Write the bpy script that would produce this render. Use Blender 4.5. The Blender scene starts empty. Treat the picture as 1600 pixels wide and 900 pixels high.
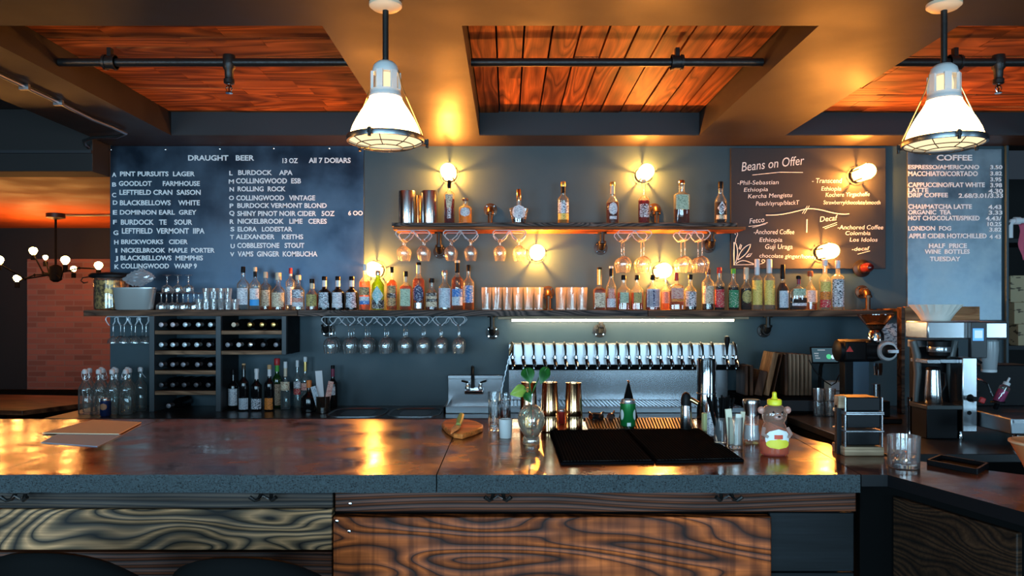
import bpy, bmesh, math, random
from mathutils import Vector, Matrix
random.seed(7)
PI = math.pi
sc = bpy.context.scene
C = sc.collection

# ------------------------------------------------------------------ camera, exposure, light
F, CX, CY, CAMZ = 1200.0, 793.0, 486.0, 1.49
cam = bpy.data.cameras.new('camera'); cam_o = bpy.data.objects.new('camera', cam); C.objects.link(cam_o)
cam.sensor_width = 36; cam.lens = 36 * F / 1600
cam.shift_x = (800 - CX) / 1600; cam.shift_y = (CY - 450) / 1600
cam_o.location = (0, 0, CAMZ); cam_o.rotation_euler = (PI / 2, 0, 0)
cam.clip_start = 0.05
sc.camera = cam_o
sc.view_settings.view_transform = 'Standard'
try: sc.view_settings.look = 'None'
except Exception: pass
sc.view_settings.exposure = 0.0; sc.view_settings.gamma = 1.0; sc.view_settings.use_curve_mapping = False
sc.cycles.max_bounces = 10; sc.cycles.transparent_max_bounces = 24
sc.cycles.diffuse_bounces = 3; sc.cycles.glossy_bounces = 4; sc.cycles.transmission_bounces = 8
sc.cycles.caustics_reflective = False; sc.cycles.caustics_refractive = False
sc.cycles.sample_clamp_indirect = 4.0
sc.cycles.use_denoising = True
world = bpy.data.worlds.new('world'); sc.world = world; world.use_nodes = True
world.node_tree.nodes['Background'].inputs[0].default_value = (.45, .65, .9, 1)
world.node_tree.nodes['Background'].inputs[1].default_value = 0.05

def area_light(name, loc, rot, sx, sy, power, col):
    l = bpy.data.lights.new(name, 'AREA'); l.shape = 'RECTANGLE'; l.size = sx; l.size_y = sy
    l.energy = power; l.color = col
    o = bpy.data.objects.new(name, l); C.objects.link(o); o.location = loc; o.rotation_euler = rot
    return o
# daylight through the street windows behind the photographer
WINX = (-3.9, -.9, 2.1, 7.6)
WIN_Y, WIN_Z, WIN_W, WIN_H = -2.6, 1.36, 2.1, 1.9
WIN_POWER = (185, 205, 165, 130)
for wx, wp in zip(WINX, WIN_POWER):
    area_light('window_daylight', (wx, WIN_Y + .03, WIN_Z), (PI / 2, 0, 0), WIN_W, WIN_H, wp, (.45, .76, 1.0))
SCONCE_E, PENDANT_E, CHAND_E, LED_E = 22.0, 26.0, 120.0, 40.0
SCONCE_W = 92.0

# ------------------------------------------------------------------ helpers
def X(px, Y): return (px - CX) / F * Y
def Z(py, Y): return CAMZ - (py - CY) / F * Y
BAR_Z = 1.07
def YB(py, z=BAR_Z): return (CAMZ - z) * F / (py - CY)

class MB:
    """collects geometry, then links it as ONE mesh object; given a thing, input is in world coordinates"""
    def __init__(s, T=None):
        s.v = []; s.f = []; s.mi = []; s.m = 0
        s.off = Vector(T.location) if T is not None else Vector((0, 0, 0))
    def vs(s, pts):
        b = len(s.v); s.v += [tuple(p) for p in pts]; return b
    def face(s, idx): s.f.append(tuple(idx)); s.mi.append(s.m)
    def box(s, x0, x1, y0, y1, z0, z1):
        b = s.vs([(x0,y0,z0),(x1,y0,z0),(x1,y1,z0),(x0,y1,z0),(x0,y0,z1),(x1,y0,z1),(x1,y1,z1),(x0,y1,z1)])
        for q in ((3,2,1,0),(4,5,6,7),(0,1,5,4),(1,2,6,5),(2,3,7,6),(3,0,4,7)): s.face([b+i for i in q])
        return s
    def obox(s, c, size, rot):
        hx, hy, hz = [k/2 for k in size]; R = rot if isinstance(rot, Matrix) else Matrix.Rotation(rot[2],3,'Z') @ Matrix.Rotation(rot[1],3,'Y') @ Matrix.Rotation(rot[0],3,'X')
        b = s.vs([Vector(c)+R@Vector(p) for p in ((-hx,-hy,-hz),(hx,-hy,-hz),(hx,hy,-hz),(-hx,hy,-hz),(-hx,-hy,hz),(hx,-hy,hz),(hx,hy,hz),(-hx,hy,hz))])
        for q in ((3,2,1,0),(4,5,6,7),(0,1,5,4),(1,2,6,5),(2,3,7,6),(3,0,4,7)): s.face([b+i for i in q])
        return s
    def loft(s, rings, capb=True, capt=True):
        n = len(rings[0]); bs = [s.vs(r) for r in rings]
        for a, b in zip(bs, bs[1:]):
            for i in range(n):
                j = (i+1) % n; s.face((a+i, a+j, b+j, b+i))
        if capb: s.face([bs[0]+i for i in range(n)][::-1])
        if capt: s.face([bs[-1]+i for i in range(n)])
        return s
    def lathe(s, prof, n=24, c=(0,0,0), capb=True, capt=True, axis='Z', p=2.0, ky=1.0):
        rings = []
        for r, z in prof:
            ring = []
            for i in range(n):
                a = 2*PI*i/n; ca, sa = math.cos(a), math.sin(a)
                k = 1.0 if p == 2.0 else (abs(ca)**p + abs(sa)**p) ** (-1/p)
                x, y = r*k*ca, r*k*sa*ky
                if axis == 'Z': q = (c[0]+x, c[1]+y, c[2]+z)
                elif axis == 'Y': q = (c[0]+x, c[1]+z, c[2]-y)
                else: q = (c[0]+z, c[1]+x, c[2]+y)
                ring.append(q)
            rings.append(ring)
        return s.loft(rings, capb, capt)
    def tube(s, pts, r, n=8, caps=True, closed=False):
        pts = [Vector(p) for p in pts]; m = len(pts); rings = []; up = None
        for i in range(m):
            if closed: t = pts[(i+1) % m] - pts[i-1]
            else: t = pts[min(i+1, m-1)] - pts[max(i-1, 0)]
            t.normalize()
            if up is None: up = Vector((0,0,1)) if abs(t.z) < .9 else Vector((1,0,0))
            u = t.cross(up)
            if u.length < 1e-6: u = t.orthogonal()
            u.normalize(); up = u.cross(t).normalized()
            rr = r[i] if isinstance(r, (list, tuple)) else r
            rings.append([pts[i] + (u*math.cos(2*PI*k/n) + up*math.sin(2*PI*k/n))*rr for k in range(n)])
        if closed: rings.append(rings[0])
        return s.loft(rings, caps and not closed, caps and not closed)
    def prism(s, poly, z0, z1):
        return s.loft([[(x,y,z0) for x,y in poly], [(x,y,z1) for x,y in poly]])
    def prism_y(s, poly, y0, y1):
        return s.loft([[(x,y1,z) for x,z in poly], [(x,y0,z) for x,z in poly]])
    def grid(s, P):
        b = [s.vs(r) for r in P]
        for j in range(len(P)-1):
            for i in range(len(P[0])-1): s.face((b[j]+i, b[j]+i+1, b[j+1]+i+1, b[j+1]+i))
        return s
    def build(s, name, mat, parent=None, at=None, smooth=True, bev=0, subd=0):
        off = Vector(at) if at is not None else s.off
        me = bpy.data.meshes.new(name)
        me.from_pydata([tuple(Vector(v)-off) for v in s.v], [], s.f)
        mats = mat if isinstance(mat, (list, tuple)) else [mat]
        for m in mats: me.materials.append(m)
        if len(mats) > 1:
            for p, i in zip(me.polygons, s.mi): p.material_index = i
        bm = bmesh.new(); bm.from_mesh(me); bmesh.ops.recalc_face_normals(bm, faces=bm.faces); bm.to_mesh(me); bm.free()
        if smooth:
            me.polygons.foreach_set('use_smooth', [True]*len(me.polygons)); me.set_sharp_from_angle(angle=math.radians(38))
        o = bpy.data.objects.new(name, me); C.objects.link(o)
        if parent is not None: o.parent = parent
        elif at is not None: o.location = at
        elif s.off.length: o.location = s.off
        if bev:
            b = o.modifiers.new('bevel', 'BEVEL'); b.width = bev; b.segments = 2; b.limit_method = 'ANGLE'
        if subd:
            b = o.modifiers.new('subd', 'SUBSURF'); b.levels = b.render_levels = subd
        return o

def tag(o, label, cat, group=None, kind=None):
    o['label'] = label; o['category'] = cat
    if group: o['group'] = group
    if kind: o['kind'] = kind
    return o
def thing(name, label, cat, loc=(0,0,0), group=None, rz=0):
    o = bpy.data.objects.new(name, None); C.objects.link(o); o.empty_display_size = .05
    o.location = loc; o.rotation_euler = (0, 0, rz)
    return tag(o, label, cat, group)
def struct(o):
    o['kind'] = 'structure'; return o
def kids(o): return [c for c in C.objects if c.parent == o]
def dup(root, loc, label=None, group=None, rz=None):
    r = root.copy(); C.objects.link(r); r.location = loc
    if rz is not None: r.rotation_euler = (0, 0, rz)
    if label: r['label'] = label
    if group: r['group'] = group
    for ch in kids(root):
        c = ch.copy(); C.objects.link(c); c.parent = r
        for g in kids(ch):
            d = g.copy(); C.objects.link(d); d.parent = c
    return r

# ------------------------------------------------------------------ materials
_mats = {}
def nodes(m):
    m.use_nodes = True; nt = m.node_tree; return nt, nt.nodes, nt.links
def pm(name, col, rough=.5, metal=0., trans=0., ior=1.45, coat=0., bump=None, spec=.5):
    if name in _mats: return _mats[name]
    m = bpy.data.materials.new(name); nt, N, L = nodes(m); b = N['Principled BSDF']
    b.inputs['Base Color'].default_value = (*col, 1); b.inputs['Roughness'].default_value = rough
    b.inputs['Metallic'].default_value = metal; b.inputs['Transmission Weight'].default_value = trans
    b.inputs['IOR'].default_value = ior; b.inputs['Coat Weight'].default_value = coat
    b.inputs['Specular IOR Level'].default_value = spec
    if bump:
        sca, st = bump
        t = N.new('ShaderNodeTexCoord'); n = N.new('ShaderNodeTexNoise'); n.inputs['Scale'].default_value = sca; n.inputs['Detail'].default_value = 4
        bp = N.new('ShaderNodeBump'); bp.inputs['Strength'].default_value = st; bp.inputs['Distance'].default_value = .01
        L.new(t.outputs['Object'], n.inputs['Vector']); L.new(n.outputs['Fac'], bp.inputs['Height']); L.new(bp.outputs['Normal'], b.inputs['Normal'])
    _mats[name] = m; return m
def emit(name, col, s):
    m = bpy.data.materials.new(name); nt, N, L = nodes(m); N.remove(N['Principled BSDF'])
    e = N.new('ShaderNodeEmission'); e.inputs[0].default_value = (*col, 1); e.inputs[1].default_value = s
    L.new(e.outputs[0], N['Material Output'].inputs[0]); return m
def ramp(N, stops):
    r = N.new('ShaderNodeValToRGB'); e = r.color_ramp.elements
    while len(e) > 1: e.remove(e[-1])
    e[0].position = stops[0][0]; e[0].color = (*stops[0][1], 1)
    for p, c in stops[1:]:
        k = e.new(p); k.color = (*c, 1)
    return r
def thin_glass(name, tint=(.96,.98,.98), refl=.07, rough=.02, edge=(1,1,1), haze=.07, blend=.18):
    """thin walled glass: clear face-on, reflecting more towards its rim"""
    if name in _mats: return _mats[name]
    m = bpy.data.materials.new(name); nt, N, L = nodes(m); N.remove(N['Principled BSDF'])
    t = N.new('ShaderNodeBsdfTransparent'); t.inputs[0].default_value = (*tint, 1)
    g = N.new('ShaderNodeBsdfGlossy'); g.inputs['Roughness'].default_value = rough; g.inputs['Color'].default_value = (*edge, 1)
    lw = N.new('ShaderNodeLayerWeight'); lw.inputs[0].default_value = blend
    ad = N.new('ShaderNodeMath'); ad.operation = 'ADD'; ad.use_clamp = True; ad.inputs[1].default_value = refl
    mx = N.new('ShaderNodeMixShader')
    L.new(lw.outputs['Fresnel'], ad.inputs[0]); L.new(ad.outputs[0], mx.inputs[0]); L.new(t.outputs[0], mx.inputs[1]); L.new(g.outputs[0], mx.inputs[2])
    hz1 = N.new('ShaderNodeBsdfTranslucent'); hz2 = N.new('ShaderNodeBsdfDiffuse')
    for h in (hz1, hz2): h.inputs[0].default_value = (*[min(1, c*.95) for c in tint], 1)
    hm = N.new('ShaderNodeMixShader'); hm.inputs[0].default_value = .45; L.new(hz1.outputs[0], hm.inputs[1]); L.new(hz2.outputs[0], hm.inputs[2])
    fm = N.new('ShaderNodeMixShader'); fm.inputs[0].default_value = haze; L.new(mx.outputs[0], fm.inputs[1]); L.new(hm.outputs[0], fm.inputs[2])
    L.new(fm.outputs[0], N['Material Output'].inputs[0]); _mats[name] = m; return m
def liquid(name, col, body=.35):
    """tinted liquid: mostly clear, with a little cloudy body"""
    if name in _mats: return _mats[name]
    m = bpy.data.materials.new(name); nt, N, L = nodes(m); N.remove(N['Principled BSDF'])
    t = N.new('ShaderNodeBsdfTransparent'); t.inputs[0].default_value = (*[c**.5 for c in col], 1)
    d = N.new('ShaderNodeBsdfTranslucent'); d.inputs[0].default_value = (*col, 1)
    d2 = N.new('ShaderNodeBsdfDiffuse'); d2.inputs[0].default_value = (*col, 1)
    m2 = N.new('ShaderNodeMixShader'); m2.inputs[0].default_value = .5
    mx = N.new('ShaderNodeMixShader'); mx.inputs[0].default_value = body
    L.new(d.outputs[0], m2.inputs[1]); L.new(d2.outputs[0], m2.inputs[2])
    L.new(t.outputs[0], mx.inputs[1]); L.new(m2.outputs[0], mx.inputs[2])
    L.new(mx.outputs[0], N['Material Output'].inputs[0]); _mats[name] = m; return m
def print_mat(name, base, ink=None, amount=.5, scale=(90, 90, 260), rough=.55):
    """printed paper: fine rows of ink too small to read"""
    if name in _mats: return _mats[name]
    m = pm(name, base, rough)
    if ink is None: return m
    nt, N, L = nodes(m); b = N['Principled BSDF']
    t = N.new('ShaderNodeTexCoord'); mp = N.new('ShaderNodeMapping'); mp.inputs['Scale'].default_value = scale
    n = N.new('ShaderNodeTexNoise'); n.inputs['Scale'].default_value = 1; n.inputs['Detail'].default_value = 1
    r = ramp(N, [(0, (0,0,0)), (.62 - .2*amount, (0,0,0)), (.66 - .2*amount, (1,1,1))])
    mx = N.new('ShaderNodeMix'); mx.data_type = 'RGBA'; mx.inputs[6].default_value = (*base, 1); mx.inputs[7].default_value = (*ink, 1)
    L.new(t.outputs['Object'], mp.inputs[0]); L.new(mp.outputs[0], n.inputs['Vector']); L.new(n.outputs['Fac'], r.inputs[0])
    L.new(r.outputs[0], mx.inputs[0]); L.new(mx.outputs[2], b.inputs['Base Color']); return m
def grain(name, dark, light, freq=16, sx=1.0, sz=6.0, mid=None, rough=.55, axis='X', seed=0., fib=.5, bump=.25, island=0., coat=0., spec=.18, lin=0., detail=1.2, saw=0., blot=.8):
    """plain-sawn boards: contour lines of a stretched noise field, plus fine fibre"""
    if name in _mats: return _mats[name]
    m = bpy.data.materials.new(name); nt, N, L = nodes(m); b = N['Principled BSDF']
    t = N.new('ShaderNodeTexCoord'); mp = N.new('ShaderNodeMapping')
    S = {'X': (sx, sz*.6, sz), 'Y': (sz, sx, sz), 'Z': (sz, sz, sx)}[axis]
    mp.inputs['Scale'].default_value = S; mp.inputs['Location'].default_value = (seed, seed*1.7, seed*.6)
    L.new(t.outputs['Object'], mp.inputs[0])
    vec = mp.outputs[0]
    if island:
        g = N.new('ShaderNodeNewGeometry'); va = N.new('ShaderNodeVectorMath'); va.operation = 'ADD'
        sc_ = N.new('ShaderNodeMath'); sc_.operation = 'MULTIPLY'; sc_.inputs[1].default_value = 37
        L.new(g.outputs['Random Per Island'], sc_.inputs[0]); L.new(mp.outputs[0], va.inputs[0]); L.new(sc_.outputs[0], va.inputs[1]); vec = va.outputs[0]
    n = N.new('ShaderNodeTexNoise'); n.inputs['Scale'].default_value = 1; n.inputs['Detail'].default_value = detail; n.inputs['Roughness'].default_value = .4; n.inputs['Distortion'].default_value = .25
    L.new(vec, n.inputs['Vector'])
    mu = N.new('ShaderNodeMath'); mu.operation = 'MULTIPLY'; mu.inputs[1].default_value = freq
    fr = N.new('ShaderNodeMath'); fr.operation = 'PINGPONG'; fr.inputs[1].default_value = 1
    L.new(n.outputs['Fac'], mu.inputs[0])
    if lin:
        sp = N.new('ShaderNodeSeparateXYZ'); ml = N.new('ShaderNodeMath'); ml.operation = 'MULTIPLY_ADD'; ml.inputs[1].default_value = lin
        L.new(t.outputs['Object'], sp.inputs[0]); L.new(sp.outputs[2], ml.inputs[0]); L.new(mu.outputs[0], ml.inputs[2]); L.new(ml.outputs[0], fr.inputs[0])
    else: L.new(mu.outputs[0], fr.inputs[0])
    f = N.new('ShaderNodeTexNoise'); f.inputs['Scale'].default_value = 1; f.inputs['Detail'].default_value = 3
    mp2 = N.new('ShaderNodeMapping'); k = {'X': (5, 150, 150), 'Y': (150, 5, 150), 'Z': (150, 150, 5)}[axis]; mp2.inputs['Scale'].default_value = k
    L.new(t.outputs['Object'], mp2.inputs[0]); L.new(mp2.outputs[0], f.inputs['Vector'])
    big = N.new('ShaderNodeTexNoise'); big.inputs['Scale'].default_value = 2.2; big.inputs['Detail'].default_value = 3
    L.new(vec, big.inputs['Vector'])
    md = mid or tuple((a*.6 + c*.4) for a, c in zip(dark, light))
    r = ramp(N, [(0, dark), (.3, md), (.62, light), (.9, md), (1, dark)])
    L.new(fr.outputs[0], r.inputs[0])
    mul = N.new('ShaderNodeMix'); mul.data_type = 'RGBA'; mul.blend_type = 'MULTIPLY'; mul.inputs[0].default_value = fib
    fr2 = ramp(N, [(.3, (.25,.25,.25)), (.65, (1.25,1.25,1.25))]); L.new(f.outputs['Fac'], fr2.inputs[0])
    L.new(r.outputs[0], mul.inputs[6]); L.new(fr2.outputs[0], mul.inputs[7])
    mul2 = N.new('ShaderNodeMix'); mul2.data_type = 'RGBA'; mul2.blend_type = 'MULTIPLY'; mul2.inputs[0].default_value = blot
    br = ramp(N, [(.3, (.3,.3,.3)), (.62, (1.15,1.15,1.15))]); L.new(big.outputs['Fac'], br.inputs[0])
    L.new(mul.outputs[2], mul2.inputs[6]); L.new(br.outputs[0], mul2.inputs[7])
    out = mul2.outputs[2]
    if saw:                                # upright saw marks across the board
        mp3 = N.new('ShaderNodeMapping'); mp3.inputs['Scale'].default_value = (38, 1, 2.2); sn = N.new('ShaderNodeTexNoise'); sn.inputs['Scale'].default_value = 1; sn.inputs['Detail'].default_value = 4
        L.new(t.outputs['Object'], mp3.inputs[0]); L.new(mp3.outputs[0], sn.inputs['Vector']); sr = ramp(N, [(.36, (.25,.22,.2)), (.55, (1.1,1.1,1.1))]); L.new(sn.outputs['Fac'], sr.inputs[0])
        m3 = N.new('ShaderNodeMix'); m3.data_type = 'RGBA'; m3.blend_type = 'MULTIPLY'; m3.inputs[0].default_value = saw
        L.new(out, m3.inputs[6]); L.new(sr.outputs[0], m3.inputs[7]); out = m3.outputs[2]
    if island:
        hs = N.new('ShaderNodeHueSaturation'); mr = N.new('ShaderNodeMapRange'); mr.inputs[3].default_value = 1 - island; mr.inputs[4].default_value = 1 + island
        L.new(g.outputs['Random Per Island'], mr.inputs[0]); L.new(mr.outputs[0], hs.inputs['Value']); L.new(out, hs.inputs['Color']); out = hs.outputs[0]
    L.new(out, b.inputs['Base Color'])
    b.inputs['Roughness'].default_value = rough; b.inputs['Coat Weight'].default_value = coat; b.inputs['Specular IOR Level'].default_value = spec
    bp = N.new('ShaderNodeBump'); bp.inputs['Strength'].default_value = bump; bp.inputs['Distance'].default_value = .004
    L.new(fr.outputs[0], bp.inputs['Height']); L.new(bp.outputs['Normal'], b.inputs['Normal'])
    _mats[name] = m; return m
def mottled(name, c1, c2, scale=6, rough=(.3, .6), metal=0., bump=0., bscale=200, detail=5, spec=.5, lo=.35, hi=.65):
    if name in _mats: return _mats[name]
    m = bpy.data.materials.new(name); nt, N, L = nodes(m); b = N['Principled BSDF']
    t = N.new('ShaderNodeTexCoord'); n = N.new('ShaderNodeTexNoise'); n.inputs['Scale'].default_value = scale; n.inputs['Detail'].default_value = detail
    L.new(t.outputs['Object'], n.inputs['Vector'])
    r = ramp(N, [(lo, c1), (hi, c2)]); L.new(n.outputs['Fac'], r.inputs[0]); L.new(r.outputs[0], b.inputs['Base Color'])
    mr = N.new('ShaderNodeMapRange'); mr.inputs[1].default_value = lo; mr.inputs[2].default_value = hi; mr.inputs[3].default_value = rough[0]; mr.inputs[4].default_value = rough[1]
    L.new(n.outputs['Fac'], mr.inputs[0]); L.new(mr.outputs[0], b.inputs['Roughness']); b.inputs['Metallic'].default_value = metal
    b.inputs['Specular IOR Level'].default_value = spec
    if bump:
        n2 = N.new('ShaderNodeTexNoise'); n2.inputs['Scale'].default_value = bscale; n2.inputs['Detail'].default_value = 3
        bp = N.new('ShaderNodeBump'); bp.inputs['Strength'].default_value = bump; bp.inputs['Distance'].default_value = .004
        L.new(t.outputs['Object'], n2.inputs['Vector']); L.new(n2.outputs['Fac'], bp.inputs['Height']); L.new(bp.outputs['Normal'], b.inputs['Normal'])
    _mats[name] = m; return m
def brushed(name, col, rough=.28, scale=(2, 200, 200), var=.12):
    if name in _mats: return _mats[name]
    m = pm(name, col, rough, 1.0); nt, N, L = nodes(m); b = N['Principled BSDF']
    t = N.new('ShaderNodeTexCoord'); mp = N.new('ShaderNodeMapping'); mp.inputs['Scale'].default_value = scale
    n = N.new('ShaderNodeTexNoise'); n.inputs['Scale'].default_value = 1
    mr = N.new('ShaderNodeMapRange'); mr.inputs[3].default_value = rough - var; mr.inputs[4].default_value = rough + var
    L.new(t.outputs['Object'], mp.inputs[0]); L.new(mp.outputs[0], n.inputs['Vector']); L.new(n.outputs['Fac'], mr.inputs[0]); L.new(mr.outputs[0], b.inputs['Roughness'])
    return m
def brick_mat():
    m = bpy.data.materials.new('brick'); nt, N, L = nodes(m); b = N['Principled BSDF']
    t = N.new('ShaderNodeTexCoord'); mp = N.new('ShaderNodeMapping'); mp.inputs['Rotation'].default_value = (PI/2, 0, 0)
    k = N.new('ShaderNodeTexBrick'); k.inputs['Color1'].default_value = (.25,.095,.07,1); k.inputs['Color2'].default_value = (.10,.042,.034,1)
    k.inputs['Mortar'].default_value = (.20,.115,.095,1); k.inputs['Scale'].default_value = 1; k.inputs['Mortar Size'].default_value = .007
    k.inputs['Brick Width'].default_value = .21; k.inputs['Row Height'].default_value = .062; k.inputs['Bias'].default_value = -.35
    L.new(t.outputs['Object'], mp.inputs[0]); L.new(mp.outputs[0], k.inputs['Vector']); L.new(k.outputs['Color'], b.inputs['Base Color'])
    bp = N.new('ShaderNodeBump'); bp.inputs['Strength'].default_value = .5; bp.inputs['Distance'].default_value = .01; bp.invert = True
    L.new(k.outputs['Fac'], bp.inputs['Height']); L.new(bp.outputs['Normal'], b.inputs['Normal']); b.inputs['Roughness'].default_value = .85
    return m
def rubber_grid():
    m = pm('rubber_grid', (.009,.009,.010), .9, spec=0.); nt, N, L = nodes(m); b = N['Principled BSDF']
    t = N.new('ShaderNodeTexCoord'); v = N.new('ShaderNodeTexVoronoi'); v.inputs['Scale'].default_value = 110; v.inputs['Randomness'].default_value = 0
    bp = N.new('ShaderNodeBump'); bp.inputs['Strength'].default_value = .9; bp.inputs['Distance'].default_value = .004
    L.new(t.outputs['Object'], v.inputs['Vector']); L.new(v.outputs['Distance'], bp.inputs['Height']); r = ramp(N, [(.25, (.003,.003,.003)), (.5, (.022,.021,.020))]); L.new(v.outputs['Distance'], r.inputs[0]); L.new(r.outputs[0], b.inputs['Base Color'])
    L.new(bp.outputs['Normal'], b.inputs['Normal']); return m

WALL = mottled('wall_paint', (.020,.046,.061), (.029,.062,.080), 3, (.42,.55), bump=.05, bscale=300)
BLACKWALL = pm('black_paint', (.012,.011,.011), .7)
BEAM = mottled('beam_paint', (.010,.006,.0035), (.015,.009,.0055), 2, (.46,.58), bump=.06, bscale=250)
DARKTRIM = pm('dark_trim', (.020,.022,.026), .6)
CEIL2 = mottled('lounge_ceiling_paint', (.62,.115,.012), (.72,.14,.018), 4, (.5,.7))
FLOOR = grain('floor_wood', (.02,.012,.008), (.06,.035,.02), 10, 1, 5, rough=.5)
PLANK_X = grain('plank_wood_across', (.20,.050,.012), (.62,.175,.042), 9, .8, 7, rough=.6, axis='X', island=.28, fib=.35, blot=.45)
PLANK_Y = grain('plank_wood_along', (.20,.048,.012), (.62,.17,.040), 9, .8, 7, rough=.6, axis='Y', island=.28, fib=.35, blot=.45)
BRICK = brick_mat()
BARTOP = mottled('stained_concrete', (.08,.024,.009), (.26,.078,.025), 8, (.10,.27), bump=.10, bscale=28, detail=9, spec=.28)
BARTOP.node_tree.nodes['Principled BSDF'].inputs['Specular Tint'].default_value = (1.0, .60, .34, 1)
BAREDGE = mottled('concrete_edge', (.003,.006,.008), (.040,.060,.066), 260, (.25,.6), bump=.8, bscale=420)
BURNT_L = grain('burnt_wood_tan', (.010,.009,.009), (.58,.30,.14), 36, 1.5, 4.2, rough=.5, seed=3.1, fib=.45, bump=.5, lin=26, mid=(.16,.10,.055), detail=2.2)
BURNT_R = grain('burnt_wood_red', (.026,.008,.004), (.54,.115,.024), 36, 1.0, 3.8, rough=.45, seed=8.3, fib=.28, bump=.4, lin=18, mid=(.27,.058,.014), detail=2.2, saw=.65, blot=1.0)
BURNT_RAIL = grain('burnt_wood_rail', (.010,.005,.004), (.13,.036,.014), 8, 1.2, 9, rough=.5, seed=5.5, fib=.5, bump=.4, lin=110)
BURNT_RAIL2 = grain('burnt_wood_rail_grey', (.013,.012,.013), (.075,.052,.038), 6, 1.2, 9, rough=.55, seed=1.5, fib=.6, bump=.4, lin=90)
SIDING = grain('black_siding', (.004,.005,.006), (.009,.011,.013), 6, 1, 6, rough=.6, seed=2.2)
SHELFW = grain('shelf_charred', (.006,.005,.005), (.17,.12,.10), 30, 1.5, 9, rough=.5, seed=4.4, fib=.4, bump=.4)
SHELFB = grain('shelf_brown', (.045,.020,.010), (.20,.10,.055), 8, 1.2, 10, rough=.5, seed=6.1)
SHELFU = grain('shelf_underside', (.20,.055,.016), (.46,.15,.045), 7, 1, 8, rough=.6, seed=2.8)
RACKW = grain('rack_wood', (.16,.085,.045), (.36,.21,.12), 8, 1.4, 12, rough=.55, seed=3.9)
LIGHTW = grain('pale_wood', (.34,.22,.13), (.55,.38,.24), 8, 1.4, 12, rough=.6, seed=5.2)
BOARD_WOOD = [grain('board_wood_%d' % i, d, l, 8, 1.2, 10, rough=.5, seed=i*2.3, axis='Z') for i, (d, l) in enumerate((((.05,.022,.012),(.13,.06,.03)), ((.25,.12,.05),(.45,.25,.12)), ((.16,.10,.06),(.36,.25,.16))))]
STEEL = brushed('brushed_steel', (.42,.43,.45), .22, (2,40,40), .015); STEEL.node_tree.nodes['Principled BSDF'].inputs['Metallic'].default_value = .85
STEELV = brushed('brushed_steel_upright', (.60,.62,.64), .22, (120,120,2))
DSTEEL = brushed('dull_steel', (.30,.32,.34), .34)
CHROME = pm('chrome', (.78,.80,.83), .07, 1.0)
WIRE = pm('bright_wire', (.74,.80,.86), .3, .35)
IRON = pm('black_iron', (.016,.014,.013), .38, .25, bump=(120,.15))
IRONB = pm('bronzed_iron', (.10,.055,.032), .36, .8)
COPPER = pm('polished_copper', (.86,.50,.26), .13, 1.0)
BRASS = pm('brass', (.75,.50,.20), .25, 1.0)
BLACKPL = pm('black_plastic', (.007,.007,.008), .45, spec=.16)
BLACKM = pm('matt_black', (.005,.005,.005), .8, spec=.03)
RUBBER = pm('black_rubber', (.005,.005,.006), .9, spec=0.)
RUBGRID = rubber_grid()
SHEET = mottled('menu_sheet_metal', (.020,.034,.056), (.058,.090,.130), 3.2, (.28,.42), metal=.85, detail=6)
SHEET2 = mottled('coffee_sheet_metal', (.10,.13,.16), (.27,.33,.37), 4.5, (.28,.40), metal=.85, detail=6)
CHALKB = mottled('chalkboard', (.010,.012,.016), (.018,.020,.025), 5, (.55,.7))
LETTER = pm('white_magnet', (.86,.92,.95), .4)
CHALK = pm('chalk', (.78,.78,.76), .9)
WHITEP = pm('white_paper', (.78,.80,.82), .7)
KRAFT = pm('kraft_paper', (.80,.56,.34), .7)
CREAMP = pm('cream_card', (.72,.68,.50), .6)
GLASS = thin_glass('clear_glass', (.97,.98,.98), .14, .04, haze=.08)
GLASSB = thin_glass('bottle_glass', (.90,.95,.94), .08)
GLASSG = thin_glass('green_glass', (.12,.42,.10), .07, haze=.2)
GLASSD = thin_glass('dark_green_glass', (.03,.06,.03), .07)
GLASSK = pm('black_glass', (.006,.006,.007), .08)
GLASST = thin_glass('smoked_glass', (.35,.30,.25), .07)
TUMBL = thin_glass('tumbler_glass', (.98,.97,.95), .04, .05, haze=.10, blend=.10)
SHOTG = thin_glass('shot_glass_wall', (.97,.98,.98), .10, .08, haze=.22)
SHOTB = thin_glass('shot_glass_base', (.97,.98,.98), .12, .1, haze=.6)
CRYSTAL = pm('cut_glass', (.97,.98,.98), .02, 0, 1.0, 1.48)
FROST = pm('frosted_wax', (.74,.76,.74), .5, 0, .15)
AMBER = liquid('amber', (.50,.15,.02)); DAMBER = liquid('dark_amber', (.22,.045,.008)); RUBY = liquid('ruby', (.28,.012,.012), .5)
GOLDL = liquid('golden', (.85,.52,.08)); CLEARL = liquid('clear_spirit', (.86,.93,.95), .06); COLA = liquid('dark_spirit', (.05,.018,.01), .6); ROSE = liquid('rose', (.80,.30,.14))
CORK = pm('cork', (.55,.33,.16), .8); GOLD = pm('gold_foil', (.72,.48,.16), .3, .8)
WCAP = pm('white_cap', (.72,.74,.76), .4); CCAP = pm('cream_cap', (.70,.58,.42), .5); RCAP = pm('red_cap', (.55,.03,.03), .4); GCAP = pm('green_cap', (.10,.45,.05), .4); OCAP = pm('orange_cap', (.85,.24,.06), .4); ENAMEL = pm('pale_enamel', (.62,.63,.62), .35); SCAP = pm('silver_cap', (.6,.6,.62), .25, .9); BRCAP = pm('brown_cap', (.14,.05,.03), .4); PURP = pm('purple_cap', (.22,.02,.06), .4)
def lab(name, base, ink=(.05,.05,.06), amount=.45): return print_mat('label_' + name, base, ink, amount)
L_WHITE = lab('white', (.80,.84,.88), (.35,.38,.45)); L_CREAM = lab('cream', (.78,.68,.50), (.30,.20,.12)); L_BLUE = lab('blue', (.03,.18,.55), (.6,.75,.9), .2)
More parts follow.
